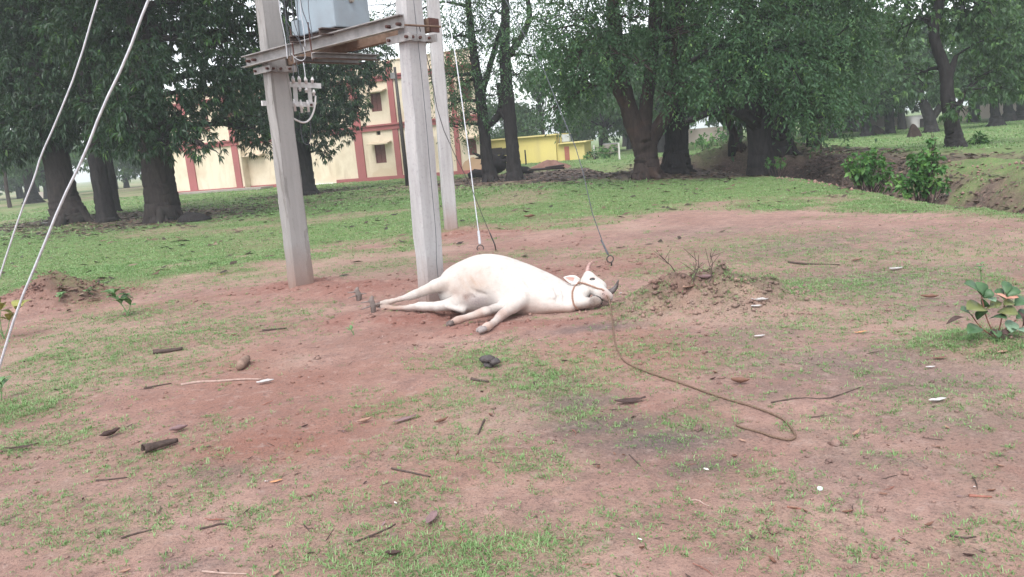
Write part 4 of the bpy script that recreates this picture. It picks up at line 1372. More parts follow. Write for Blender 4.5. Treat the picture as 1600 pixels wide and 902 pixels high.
for v in VM:
    bpart('vent', M_DARK, bld, (v[0], v[1], -.17, -.12, v[2], v[3]))
for u0, u1, z, o in [(-7.43, -5.96, 2.2, 0), (-7.3, -5.9, 5.28, 0), (-1.1, .1, 2.06, 0), (-4.1, -3.0, 2.2, 0), (-4.1, -3.0, 5.28, 0), (-1.1, .1, 5.28, 0), (-17.84, -16.3, 2.22, -.6)]:
    mb = MB()
    c = BP((u0 + u1) / 2, o + .27, z + .03)
    mb.box(c, BD * (u1 - u0) / 2, BN * .27 - Vector((0, 0, .06)), (0, 0, .035))
    mb.build('sunshade', M_SHADE, bld)
for u0, u1, o in [(-8.62, -8.02, 0), (-5.78, -5.4, 0), (-1.62, -1.32, 0), (-22.8, -22.1, 0), (-18.56, -18.05, 0), (-12.4, -12.0, -.6), (-26.6, -26, 0)]:
    bpart('pilaster', M_RED, bld, (u0, u1, o + .002, o + .075, -.28, 6.93))
for u0, u1, o in [(-27, -17.9, 0), (-17.86, -10.34, -.6), (-10.3, .33, 0)]:
    bpart('floor_band', M_RED, bld, (u0, u1, o + .003, o + .11, 2.98, 3.24), (u0, u1, o + .003, o + .2, 3.24, 3.34))
    bpart('roof_band', M_RED, bld, (u0, u1, o + .003, o + .11, 5.86, 6.06), (u0, u1, o + .003, o + .2, 6.06, 6.16))
    bpart('skirting', M_RED, bld, (u0, u1, o + .003, o + .095, -.29, .2))
    bpart('coping', M_CREAM, bld, (u0, u1, o - .16, o + .06, 6.95, 7.02))
bpart('plinth', M_PLINTH, bld, (-23.4, -15.4, .12, 1.3, -.4, .13))
bpart('step', M_WHITE, bld, (-12.6, -10.36, -.49, .1, -.3, .03))
bpart('drain_pipe', M_WHITE, bld, (-10.52, -10.44, -.59, -.5, .05, 2.9))
for u0, u1, z1, sd in [(-1.3, .2, .72, 1), (-7.6, -5.9, .5, 2)]:      # mud splashed up the wall foot
    mb = MB(); n = 14; rnd = random.Random(sd)
    top = [z1 * math.sin(PI * (i + .5) / n) ** .5 * rnd.uniform(.88, 1.05) for i in range(n)]
    pts = [BP(u0 + (u1 - u0) * i / (n - 1), .006, .2) for i in range(n)] + [BP(u0 + (u1 - u0) * i / (n - 1), .006, .21 + top[i]) for i in range(n)]
    mb.add(pts, [(i, i + 1, n + i + 1, n + i) for i in range(n - 1)])
    mb.build('mud_stain', M_STAIN if sd == 1 else M_STAIN2, bld)

# ------------------------------------------------------------ the low yellow house
M_YEL = paint('yellow_paint', (.68, .575, .21), (.50, .41, .2), .6, .3)
M_YEL2 = paint('yellow_edge', (.68, .58, .25), (.4, .34, .2), .6)
M_DOOR = simple('red_brown_door', (.30, .10, .07), (.36, .14, .10), 8)
a0, a1, a2 = R(742, 262, 57), R(870, 250, 55.5), R(913, 246, 55)
yh = thing('yellow_house', 'low flat roofed yellow house beyond the twin trees', 'house', (a0.lerp(a1, .5).x, 56, -.2))
dY = (a1 - a0); dY.z = 0; dY.normalize(); nY = Vector((dY.y, -dY.x, 0))
zt = R(835, 212, 56).z; zt2 = R(890, 222.5, 55.2).z


def yb(mb, p, q, d0, d1, z0, z1):
    p, q = Vector((p.x, p.y, 0)), Vector((q.x, q.y, 0)); m = (p + q) / 2
    mb.box(m + nY * (d0 + d1) / 2 + Vector((0, 0, (z0 + z1) / 2)), (q - p) / 2, nY * (d1 - d0) / 2, (0, 0, (z1 - z0) / 2))


mb = MB(); yb(mb, a0, a1, -6, 0, -.6, zt - .1); mb.build('wall', M_YEL, yh)
mb = MB(); yb(mb, a1 + dY * .01, a2, -4, -.3, -.6, zt2 - .08); mb.build('wall', M_YEL, yh)
mb = MB(); yb(mb, a0 - dY * .2, a1 + dY * .15, -6.2, .25, zt - .1, zt); mb.build('roof', M_YEL2, yh)
mb = MB(); yb(mb, a1 + dY * .16, a2 + dY * .2, -4.2, 0, zt2 - .08, zt2); mb.build('roof', M_YEL2, yh)
d0, d1 = R(882, 249, 55.3), R(889.5, 249, 55.3)
mb = MB(); yb(mb, d0, d1, -.32, -.24, -.4, R(885, 229, 55.3).z); mb.build('door', M_DOOR, yh)
for px in (768, 784):
    d0 = R(px, 240, 56.5)
    mb = MB(); yb(mb, d0, d0 + dY * .8, -.05, .03, R(px, 243, 56.5).z, R(px, 232, 56.5).z); mb.build('window', M_DARK, yh)
tk = thing('water_tank', 'grey box tank with pipe frame standing on the yellow house roof', 'tank', R(880, 222, 56))
mb = MB(); c = R(884.5, 216, 56); mb.box(c, dY * .27, nY * .3, (0, 0, .26)); mb.build('tank', simple('grey_tank', (.34, .37, .38), (.46, .48, .48), 5), tk, bevel=.03)
mb = MB()
for px in (869, 874, 879):
    mb.tube([R(px, 222, 56) - Vector((0, 0, .1)), R(px, 211, 56)], .035, 6)
mb.tube([R(868, 211.5, 56), R(880, 210.5, 56)], .03, 6)
mb.build('frame', M_PLINTH, tk)

# ------------------------------------------------------------ the farther things
M_WALLF = paint('pale_far_wall', (.55, .47, .43), (.38, .32, .30), .5, .2)
M_SOIL2 = simple('dug_soil', (.13, .07, .055), (.23, .135, .11), 3, .95, .1, .6)
M_SOIL = simple('heaped_soil', (.022, .015, .013), (.05, .034, .029), 3, .95, .1, .6)


def low_wall(label, pts, Y, h):
    P_ = [R(px, py, y) for (px, py), y in zip(pts, Y)]
    t_ = thing('boundary_wall', label, 'wall', P_[0])
    mb = MB()
    for p, q in zip(P_, P_[1:]):
        d = q - p; d.z = 0; n_ = Vector((d.y, -d.x, 0)).normalized()
        m = (p + q) / 2; zb = min(H(p.x, p.y), H(q.x, q.y)) - .3
        mb.box((m.x, m.y, zb + (h + .3) / 2), d / 2, n_ * .1, (0, 0, (h + .3) / 2))
    mb.build('panel', M_WALLF, t_)
    for p, q in zip(P_, P_[1:]):
        n_ = max(1, int((q - p).length / 4))
        for k in range(n_):
            f = p.lerp(q, k / n_)
            m2 = MB(); m2.box((f.x, f.y, H(f.x, f.y) + h * .5), (.16, 0, 0), (0, .16, 0), (0, 0, h * .5 + .12)); m2.build('pillar', M_WALLF, t_)


low_wall('pale boundary wall glimpsed under the arching limb', [(1030, 208), (1135, 203)], [72, 70], 1.3)
low_wall('pale boundary wall between the grove trunks', [(1285, 208), (1345, 202), (1412, 196)], [72, 72, 70], 1.3)
low_wall('pale boundary wall at the right edge behind the grove', [(1490, 190), (1640, 176)], [70, 66], 1.3)
low_wall('low white wall across the pale field at far left', [(56, 305), (78, 302)], [88, 88], .7)

hut = thing('hut', 'small whitish rounded hut far behind the crooked tree', 'hut', R(1431, 200, 64))
mb = MB(); c = R(1432, 199, 60); c.z = H(c.x, c.y)
mb.tube([c + Vector((-.8, 0, 0)), c + Vector((-.75, 0, .0)), c + Vector((.75, 0, 0)), c + Vector((.8, 0, 0))], [.6, .95, .95, .6], 14)
mb.build('roof', M_WHITE, hut, smooth=True)
mb = MB(); mb.box(c + Vector((0, -1.0, .3)), (.25, 0, 0), (0, .06, 0), (0, 0, .35)); mb.build('door', M_DARK, hut)
hut2 = thing('shed', 'small grey shed beside the white fence posts', 'shed', R(955, 240, 62))
mb = MB(); c = R(955, 237, 62); mb.box(c, (.55, 0, 0), (0, .8, 0), (0, 0, .6)); mb.build('wall', M_PLINTH, hut2)
mb = MB(); mb.box(c + Vector((0, 0, .63)), (.5, 0, 0), (0, .75, 0), (0, 0, .03)); mb.build('roof', simple('grey_sheet', (.2, .2, .21), (.3, .3, .31), 3), hut2)


def heap(name, label, cat, px, py, Y, rx, ry, h, m, seed):
    g = R(px, py, Y) if Y else on_ground(px, py)
    z = H(g.x, g.y) - .05
    mb = MB(); n, k_ = 22, 8
    vs = []
    for i in range(k_ + 1):
        f = i / k_
        for k in range(n):
            a = 2 * PI * k / n
            q = f * (1 + .25 * math.sin(a * 3 + seed) + .12 * math.sin(a * 7 + 2 * seed))
            x, y = math.cos(a) * rx * q, math.sin(a) * ry * q
            vs.append((g.x + x, g.y + y, z + h * (1 - f * f * (1.6 - .6 * f)) * (.8 + .4 * float(vn(np.array([x * 4 + seed]), np.array([y * 4]), seed)[0])) if f < 1 else z))
    fs = [(i * n + k, (i + 1) * n + k, (i + 1) * n + (k + 1) % n, i * n + (k + 1) % n) for i in range(k_) for k in range(n)]
    mb.add(vs, fs)
    o_ = mb.build(name, m, origin=(g.x, g.y, z), smooth=True)
    return tag(o_, label, cat)


heap('termite_mound', 'dark pointed termite mound on the grass behind the taller ditch bush', 'mound', 1427, 215, None, .36, .36, .85, M_SOIL, 3)
heap('soil_heap', 'heap of reddish dug soil in front of the yellow house', 'heap', 862, 264, None, 1.25, .9, .5, M_SOIL2, 5)
heap('termite_mound', 'small rounded dark mound in the grove left of the flare footed trunk', 'mound', 1362, 210, None, .8, .6, .7, M_SOIL, 8)
mb = MB(); c = on_ground(853, 264, .48); mb.box(c, (.7, .1, -.02), (0, .45, 0), (.02, 0, .03)); mb.box(c + Vector((.35, .1, .06)), (.35, -.1, .02), (0, .3, 0), (.02, 0, .03))
tag(mb.build('black_sheet', M_DARK, origin=c, bevel=.01), 'folded black sheet lying on top of the soil heap', 'sheet')
# the uprooted stump between the twin trees
g = on_ground(772, 277); M_ROOT = simple('wet_black_wood', (.006, .005, .006), (.022, .018, .018), 6, .8, .2)
st = thing('uprooted_stump', 'dark uprooted stump with tangled roots behind the twin trees', 'stump', g)
rnd = random.Random(9); mb = MB()
c = g + Vector((.1, 2.2, .55)); mb.ball(c, .55, 4, .25, 10, 7, (1.1, .8, .9)); mb.build('root_ball', M_ROOT, st, smooth=True)
for k in range(16):
    d = Vector((rnd.gauss(0, 1), rnd.gauss(0, .5), abs(rnd.gauss(.3, .7)))).normalized()
    m2 = MB(); m2.tube(curve(c + d * .3, c + d * rnd.uniform(.7, 1.25) + Vector((0, 0, rnd.uniform(-.3, .15))), (rnd.uniform(-.1, .1), 0, .08), 6, k), [.12, .1, .085, .07, .05, .02], 7, .12, seed=k)
    m2.build('root', M_ROOT, st, smooth=True)
for px, py, lab in [(749, 273, 'dark rounded lump of wood lying left of the uprooted stump'), (817, 268, 'small dark lump of wood lying right of the twin trees')]:
    c = on_ground(px, py, .14); mb = MB()
    mb.tube([c + Vector((-.55, 0, -.02)), c + Vector((-.2, .05, .05)), c + Vector((.2, 0, .02)), c + Vector((.5, .1, -.06))], [.12, .22, .2, .08], 9, .15, seed=px)
    tag(mb.build('log', M_ROOT, origin=c, smooth=True), lab, 'log')
M_POST = paint('white_post', (.62, .60, .57), (.4, .36, .33), .5)
posts = []
for px, py, h, m, lab in [(822, 258, 1.0, M_BARK2, 'dark wooden fence post before the yellow house wall'), (929, 249, .95, M_POST, 'whitish fence post nearer the yellow house'), (968, 250, 1.0, M_POST, 'whitish fence post just left of the huge forked tree'), (897, 249, .7, M_BARK2, 'short dark post by the door of the yellow house')]:
    g = on_ground(px, py); mb = MB()
    mb.tube([g - Vector((0, 0, .2)), g + Vector((.01, 0, h * .5)), g + Vector((.0, 0, h))], [.055, .05, .045], 7, .05)
    posts.append((g, h)); tag(mb.build('fence_post', m, origin=g), lab, 'post')
mb = MB()
for f in (.5, .85):
    mb.tube([posts[1][0] + Vector((0, 0, posts[1][1] * f)), (posts[1][0] + posts[2][0]) / 2 + Vector((0, 0, f - .1)), posts[2][0] + Vector((0, 0, posts[2][1] * f))], .012, 5)
tag(mb.build('fence_wire', simple('rusty_wire', (.2, .15, .13), (.3, .25, .22)), origin=posts[1][0]), 'two thin strands of wire between the whitish fence posts', 'wire', kind='stuff')
# the dark iron pole in front of the building
g = on_ground(637, 291); top = R(616.5, 105, g.y)
ip = thing('iron_pole', 'thin dark iron pole in front of the cream building', 'pole', g)
M_IRON = simple('dark_iron', (.03, .027, .027), (.07, .06, .058), 12, .6, .4)
mb = MB(); mb.tube([g - Vector((0, 0, .2)), g.lerp(top, .5), top], [.10, .085, .06], 10); mb.build('pole', M_IRON, ip, smooth=True)
c = g.lerp(top, .93); mb = MB(); mb.box(c + Vector((-.12, -.02, 0)), (.1, 0, 0), (0, .06, 0), (0, 0, .13)); mb.build('bracket', simple('bracket_grey', (.2, .2, .2), (.3, .3, .3)), ip)
# low stump with a dug soil rim by the mango trunk, and the little stub near the sloping trunk
for px, py, r_, h, lab in [(1143, 240, .12, .75, 'thin broken stub standing on the soil bank under the arching limb'), (305, 345, .45, .22, 'low dark root hump beside the mango trunk near the building')]:
    c = on_ground(px, py); mb = MB(); mb.tube([c - Vector((0, 0, .1)), c + Vector((0, 0, h * .5)), c + Vector((.03, 0, h))], [r_ * 1.2, r_, r_ * .6], 9, .15, seed=px)
    tag(mb.build('stump', M_BARK2, origin=c, smooth=True), lab, 'stump')

# ------------------------------------------------------------ the transformer stand
def conc(name, c0, c1):
    t = NT(name)
    P = t.pos()
    mp = t.n('ShaderNodeMapping', {'Vector': P, 'Scale': (1, 1, .12)}).outputs[0]
    f = t.noise(9, 6, .65, mp, .3)
    c = t.mix(t.ramp(f, .32, .68), c0, c1)
    c = t.mix(t.math('MULTIPLY', t.ramp(t.noise(30, 3), .55, .75), .4), c, (.14, .13, .13))
    st_ = t.noise(3.2, 6, .7, t.n('ShaderNodeMapping', {'Vector': P, 'Scale': (1, 1, .10)}).outputs[0], .5)
    c = t.mix(t.math('MULTIPLY', t.ramp(st_, .5, .66), .6), c, (.13, .122, .118))
    c = t.mix(t.math('MULTIPLY', t.ramp(st_, .42, .30), .35), c, (.40, .39, .385))
    z = t.n('ShaderNodeSeparateXYZ', {0: P}).outputs['Z']
    zz = t.math('SUBTRACT', 1.0, t.math('MULTIPLY', t.math('ADD', z, t.math('MULTIPLY', t.noise(6, 4), .25)), 1.55), True)
    c = t.mix(t.math('MULTIPLY', zz, .85), c, (.24, .135, .10))     # rain-splashed soil on the foot
    t.bump(t.math('ADD', f, t.noise(60, 4)), .3, .01)
    return t.set(c, .85, .2)


M_CONC = conc('pole_concrete', (.175, .165, .158), (.25, .238, .229))
M_CONC2 = conc('pole_concrete_pale', (.30, .29, .295), (.43, .42, .425))
M_GALV = simple('galvanised_steel', (.19, .18, .177), (.34, .325, .32), 9, .55, .4, .15, metal=.25)
M_RUST = simple('rusted_steel', (.10, .065, .048), (.20, .135, .10), 9, .85, .2, .4)
M_RACK = simple('rack_zinc', (.46, .46, .46), (.60, .60, .60), 12, .5, .4, .1)
M_RUSTD = simple('red_rusted_steel', (.06, .032, .028), (.11, .055, .048), 12, .85, .2, .4)
M_TRAFO = paint('grey_blue_enamel', (.27, .325, .37), (.15, .13, .12), .5, 1.6, .5)
M_TRAFOD = simple('dark_underside', (.07, .055, .05), (.12, .085, .075), 6, .85, .2)
M_PORC = simple('porcelain', (.62, .60, .60), (.72, .70, .70), 10, .25, .5)
M_WIRED = simple('dark_cable', (.05, .055, .065), (.10, .105, .12), 20, .5, .3)
M_WIREL = simple('aluminium_wire', (.42, .43, .46), (.56, .57, .60), 30, .45, .5, metal=.3)
M_WIREW = simple('white_cable', (.60, .58, .58), (.70, .68, .67), 20, .6, .3)

gL, gM, gT = on_ground(471, 444), on_ground(676, 471), on_ground(705, 359)
bd = (gM - gL); bd.z = 0; bd.normalize(); wd = Vector((-bd.y, bd.x, 0))       # wd points away from the camera


def pole(name, label, g, pxtop, wid, dep, a, b, m, height=8.2, taper=.75, seed=0):
    q = R(pxtop, 0, g.y)
    ax = (q - g) / (q.z - g.z)
    root = thing(name, label, 'utility pole', g)
    mb = MB(); n = 44; vs = []; rnd = random.Random(seed)
    for i in range(n):
        f = i / (n - 1); c = g + ax * (height * f - .3 * (1 - f))
        k = 1 - (1 - taper) * f
        ch = rnd.uniform(.012, .03)
        for su, sv in ((-1, -1), (1, -1), (1, 1), (-1, 1)):
            for e in ((0, 1) if su * sv > 0 else (1, 0)):
                uu = su * (wid / 2 * k - (ch if e else 0)); vv = sv * (dep / 2 * k - (0 if e else ch))
                vs.append(c + a * (uu + rnd.uniform(-.005, .005)) + b * (vv + rnd.uniform(-.005, .005)))
    fs = [(i * 8 + k, i * 8 + (k + 1) % 8, (i + 1) * 8 + (k + 1) % 8, (i + 1) * 8 + k) for i in range(n - 1) for k in range(8)]
    fs += [tuple(range(8))[::-1], tuple((n - 1) * 8 + k for k in range(8))]
    mb.add(vs, fs)
    mb.build('post', m, root)
    return root, (lambda z: g + ax * (z - g.z))


pL, axL = pole('concrete_pole', 'grey concrete pole carrying the fuse rack, left leg of the transformer stand', gL, 417, .30, .16, wd, bd, M_CONC, seed=1)
pM, axM = pole('concrete_pole', 'pale concrete pole right behind the cow, right leg of the transformer stand', gM, 638.5, .285, .16, wd, bd, M_CONC2, seed=2)
a3 = Vector((.93, .36, 0)).normalized(); b3 = Vector((a3.y, -a3.x, 0))
pT, axT = pole('concrete_pole', 'farther thin pale concrete pole rising from a small red soil heap', gT, 676, .25, .14, a3, b3, M_CONC2, height=9, seed=3)

ZB = 2.735
aL, aM = axL(ZB), axM(ZB)
bb = (aM - aL); bb.z = 0; span = bb.length; bb.normalize(); ww = Vector((-bb.y, bb.x, 0)); UP = Vector((0, 0, 1))


def SP(t_, s, z):
    """point on the stand: t_ along the beams from the left pole, s away from the camera"""
    p = aL + bb * t_ + ww * s
    return Vector((p.x, p.y, z))


def channel(name, label, p, q, out, h, fl, m, cat='beam', parent=None, th=.010, extra=None):
    """steel channel: a web from p to q with two flanges towards `out`"""
    p, q, out = Vector(p), Vector(q), Vector(out).normalized()
    d = (q - p) / 2; c = (p + q) / 2; up = d.normalized().cross(out).normalized()
    if up.z < 0: up = -up
    root = thing(name, label, cat, c) if parent is None else None
    tgt = root or parent
    mb = MB(); mb.box(c, d, out * th / 2, up * h / 2); mb.build('web' if root else name, m, tgt)
    for s in (1, -1):
        m2 = MB(); m2.box(c + out * (fl / 2 + th / 2 + .001) + up * (s * (h / 2 - th / 2)), d, out * fl / 2, up * th / 2)
        m2.build('flange', extra if (extra and s < 0) else m, tgt)
    return tgt


fb = channel('steel_beam', 'front steel channel beam bolted across the two concrete poles', SP(-.30, -.175, ZB + .01), SP(span + .10, -.175, ZB + .03), -ww, .125, .06, M_GALV)
rb = channel('steel_beam', 'rear steel channel beam with rusty underside and red rusted end', SP(-.12, .155, ZB - .0), SP(span + .11, .155, ZB + .02), ww, .125, .075, M_RUST)
for t_ in (-.22, -.10, span - .10, span + .05):
    mb = MB(); c = SP(t_, -.182, ZB + .01); mb.tube([c, c - ww * .05], [.018, .016], 6); mb.build('bolt', M_RUSTD, fb)
mb = MB(); c = SP(span + .13, -.05, ZB + .0); mb.tube([SP(span + .13, -.2, ZB - .01), SP(span + .13, .28, ZB)], .011, 6); mb.build('tie_rod', M_RUST, fb)
mb = MB(); mb.box(SP(span + .122, .2, ZB + .01), bb * .01, ww * .06, UP * .065); mb.build('end_plate', M_RUSTD, rb)
# clamps under the beams
for ax_, t0, lab in [(axL, 0, 'row of steel clamp plates round the grey pole under the beams'), (axM, span, 'row of bolted steel clamp plates round the pale pole under the beams')]:
    ct = thing('clamp', lab, 'clamp', SP(t0, 0, ZB - .1))
    mb = MB(); mb.box(SP(t0, -.172, ZB - .115), bb * .17, ww * .012, UP * .035); mb.build('plate', M_GALV, ct)
    mb = MB(); mb.box(SP(t0, .166, ZB - .115), bb * .17, ww * .012, UP * .035); mb.build('plate', M_GALV, ct)
    mb = MB(); mb.box(SP(t0 + .105, 0, ZB - .115), bb * .012, ww * .155, UP * .034); mb.build('plate', M_GALV, ct)
    for s in (-.12, -.02, .1):
        mb = MB(); mb.box(SP(t0 + .122, s, ZB - .115), bb * .006, ww * .03, UP * .03); mb.build('lug', M_GALV, ct)
        mb = MB(); c = SP(t0 + .128, s, ZB - .115); mb.tube([c, c + bb * .02], .015, 6); mb.build('bolt', M_RUSTD, ct)
    for t_ in (-.12, .13):
        mb = MB(); c = SP(t0 + t_, -.184, ZB - .115); mb.tube([c, c - ww * .03], .015, 6); mb.build('bolt', M_RUSTD, ct)
# cross members: two above carrying the tank, two short ones clamped below
tc = span * .47
for t_, lab in [(tc - .30, 'left upper cross channel under the transformer tank'), (tc + .22, 'right upper cross channel under the transformer tank')]:
    channel('cross_channel', lab, SP(t_, -.32, ZB + .10), SP(t_, .75, ZB + .10), bb, .07, .05, M_TRAFOD)
for t_, lab in [(tc - .02, 'nearer short cross channel bolted under the beams'), (tc - .34, 'farther short cross channel bolted under the beams')]:
    c_ = channel('cross_channel', lab, SP(t_, -.27, ZB - .105), SP(t_, .62, ZB - .105), bb, .065, .055, M_GALV, extra=M_TRAFOD)
    mb = MB(); mb.tube([SP(t_ - .03, -.24, ZB - .15), SP(t_ - .03, -.24, ZB + .24)], .008, 6); mb.build('tie_bolt', M_RUSTD, c_)

# the transformer tank
ZT = ZB + .09
tf = thing('transformer', 'grey blue transformer tank with overhanging lid standing on the beams', 'transformer', SP(tc, .2, ZT))


def tbox(mb, t0, t1, s0, s1, z0, z1):
    mb.box(SP((t0 + t1) / 2, (s0 + s1) / 2, (z0 + z1) / 2), bb * (t1 - t0) / 2, ww * (s1 - s0) / 2, UP * (z1 - z0) / 2)


mb = MB(); tbox(mb, tc - .37, tc + .27, -.14, .34, ZT + .06, ZT + .52); mb.build('tank', M_TRAFO, tf, bevel=.012)
mb = MB(); tbox(mb, tc - .33, tc + .23, -.10, .30, ZT, ZT + .06); mb.build('base', M_TRAFOD, tf)
mb = MB(); tbox(mb, tc - .44, tc + .34, -.21, .41, ZT + .521, ZT + .55); mb.build('lid', M_TRAFO, tf, bevel=.006)
for k in range(6):
    mb = MB(); z_ = ZT + .08; tbox(mb, tc - .385 - .001, tc - .372, -.1 + k * .075, -.06 + k * .075, z_, z_ + .4)
    mb.build('cooling_fin', M_TRAFO, tf)
mb = MB(); c = SP(tc + .272, .1, ZT + .34); mb.tube([c, c + bb * .035], [.03, .022], 8); mb.build('valve', M_PLINTH, tf)
mb = MB(); c = SP(tc - .36, -.14, ZT + .10); mb.box(c, bb * .05, ww * .05, UP * .12); mb.build('terminal_box', M_TRAFO, tf)
for k in range(3):
    mb = MB(); c = SP(tc - .25 + k * .2, .1, ZT + .55)
    mb.tube([c + UP * (.03 * j) for j in range(9)], [.045 if j % 2 else .028 for j in range(9)], 10); mb.build('bushing', M_PORC, tf)

# fuse rack
fr = thing('fuse_rack', 'whitish fuse rack of two bars with porcelain fuses bolted to the grey pole', 'fuse rack', R(455, 150, 9.6))
def FP(px, py, o=0):
    return R(px, py, 9.40 + (px - 430) * .0075 - o)


def fbar(name, a, b, h, parent, m=M_RACK, th=.02):
    a, b = Vector(a), Vector(b); d = (b - a) / 2; n_ = Vector((-.2, 1, 0)).cross(d).normalized()
    out = d.normalized().cross(n_).normalized()
    mb = MB(); mb.box((a + b) / 2, d, n_ * h / 2, out * th / 2)
    return mb.build(name, m, parent)


fbar('lower_bar', FP(409, 161.5), FP(492, 163.5), .058, fr)
fbar('upper_bar', FP(453.5, 132), FP(501, 134.5), .062, fr)
fbar('upright', FP(461, 134, -.02), FP(462.5, 160, -.02), .052, fr)
fbar('upright', FP(483, 136, -.02), FP(485.5, 162, -.02), .048, fr)
for (px, py), (qx, qy), top in [((457, 119), (459, 130), 1), ((466.5, 119), (468.5, 130), 1), ((476.5, 120), (479, 131), 1), ((488, 121), (488, 130), 0), ((459, 155), (461.5, 174), 0), ((469.5, 156), (472, 176.5), 0), ((480, 156.5), (482.5, 175), 0), ((468, 136), (469, 143), 0), ((478.5, 137), (478.5, 145), 0), ((490, 140), (490.5, 150), 0)]:
    a, b = FP(px, py, .02), FP(qx, qy, .02); mb = MB()
    mb.tube([a, a.lerp(b, .3), a.lerp(b, .32), a.lerp(b, .6), a.lerp(b, .62), b], [.010, .016, .022, .02, .015, .016] if not top else [.009, .016, .02, .022, .02, .016], 8)
    mb.build('fuse_holder', M_PORC, fr, smooth=True)
for px, py in [(422, 162), (453, 163), (487, 164)]:
    c = FP(px, py, .012); mb = MB(); mb.tube([c, c + Vector((.0, -.03, 0))], .016, 6); mb.build('bolt', M_RUSTD, fr)
mb = MB()
mb.tube(resample([FP(493, 150, .02), FP(492.5, 162, .05), FP(490, 176, .05), FP(483, 189, .05), FP(474, 192.5, .05), FP(464, 188.5, .04), FP(455, 183, .02)], [.011] * 7, 2)[0], .011, 7)
mb.build('cable', M_WIREW, fr, smooth=True)


# ------------------------------------------------------------ wires
def wire(name, label, pts, r, m, cat='wire', group=None, n=2):
    P_, _ = resample(pts, [r] * len(pts), n)
    mb = MB(); mb.tube(P_, r, 6)
    o_ = mb.build(name, m, origin=P_[len(P_) // 2], smooth=True)
    return tag(o_, label, cat, group)


YW = 8.25
rnd = random.Random(12)
for i, q in enumerate([[(433, -40), (437, 20), (446, 60), (449, 92)], [(440, -40), (447, 30), (452, 60), (455, 96)], [(443, -40), (446, 30), (449, 55), (451, 88)], [(452, -30), (458, 30), (466, 55), (470, 72)], [(468, -40), (469, 20), (474, 40), (477, 74)],
                       [(481, -30), (482, 20), (486, 40), (488, 60)], [(463, -30), (464, 0), (465, 20), (468, 56)], [(446, 30), (458, 52), (470, 66), (474, 84)], [(455, 84), (462, 92), (472, 96), (478, 90), (474, 74)], [(467, -40), (470, 10), (480, 36), (487, 54)],
                       [(463, 98), (466, 108), (467, 119)], [(458, 100), (459, 112), (458, 119)], [(474, 98), (476, 110), (477, 120)]]):
    wire('loose_wire', 'thin loose wire hanging between the grey pole and the transformer tank', [R(a, b, YW + .15 * math.sin(i)) for a, b in q], .0036 if i % 3 else .0045, M_WIRED if i % 4 else M_WIREL, group='loose wires on the transformer stand')
wire('pole_cable', 'pale cable running down the left edge of the grey pole', [R(432, 250, 9.72), R(434, 290, 9.72), R(438, 330, 9.74), R(445, 375, 9.72), R(456, 400, 9.70), R(462, 415, 9.70), R(460, 432, 9.7), on_ground(456, 446, .01)], .008, M_WIREL)
wire('pole_cable', 'thin second cable looping down the left edge of the grey pole', [R(433, 280, 9.72), R(437, 335, 9.70), R(447, 372, 9.70), R(463, 398, 9.68), R(463, 412, 9.68), R(455, 428, 9.68), on_ground(453, 446, .01)], .006, M_WIREW)
wire('drooping_cable', 'grey cable loop drooping behind the grey pole below the fuse rack', [R(468, 176, 9.9), R(470, 205, 10.0), R(474, 224, 10.0), R(482, 228, 10.0), R(487, 210, 10.0), R(483, 176, 9.9)], .005, M_WIRED)
wire('pole_wire', 'dark wire running down the right face of the pale pole', [axM(3.4) + bb * .1 - ww * .05, axM(2.6) + bb * .105 - ww * .02, axM(1.9) + bb * .11, axM(1.2) + bb * .115, axM(.7) + bb * .13, axM(.45) + bb * .10, axM(.25) + bb * .11], .003, M_WIRED)

SWL = [(200, -150), (152, 0), (122, 105), (88, 190), (63, 245), (55, 275), (33, 330), (0, 430), (-40, 560)]
wire('stay_wire', 'left one of the two slack pale stay wires crossing the mango trees', [R(a, b, 3.4) for a, b in SWL] + [on_ground(-70, 690)], .0038, M_WIREL, n=1)
SWR = [(300, -160), (231, 0), (196, 95), (160, 168), (131, 245), (96, 315), (62, 400), (28, 480), (0, 570), (-20, 640)]
wire('stay_wire', 'right one of the two slack pale stay wires, the longer one', [R(a, b, 2.9) for a, b in SWR] + [on_ground(-45, 730)], .0047, M_WIREL, n=1)


def guy(label, foot, pts, r, m, ring):
    g = on_ground(*foot)
    root = thing('guy_wire', label, 'guy wire', g)
    P_ = pts[::-1]
    e = P_[-1]
    mb = MB(); mb.tube(P_, r, 6); mb.build('strand', m, root, smooth=True)
    d = (P_[-2] - e).normalized()
    mb = MB()
    if ring:
        c = e - d * ring; u = Vector((1, .2, 0)).normalized(); v = UP
        mb.tube([c + u * (math.cos(2 * PI * k / 14) * ring) + v * (math.sin(2 * PI * k / 14) * ring) for k in range(15)], .0075, 6)
        mb.build('eye_ring', M_IRON, root, smooth=True); mb = MB()
        e = c - d * ring
    mb.tube([e, g - Vector((0, 0, .1))], .010, 7); mb.build('anchor_rod', M_IRON, root)
    m2 = MB(); f = P_[-2] if len(P_) > 2 else e
    m2.tube([P_[-1] + d * .02, P_[-1] + d * .22], [r * 2.2, r * 2.0], 7); m2.build('splice', m, root)


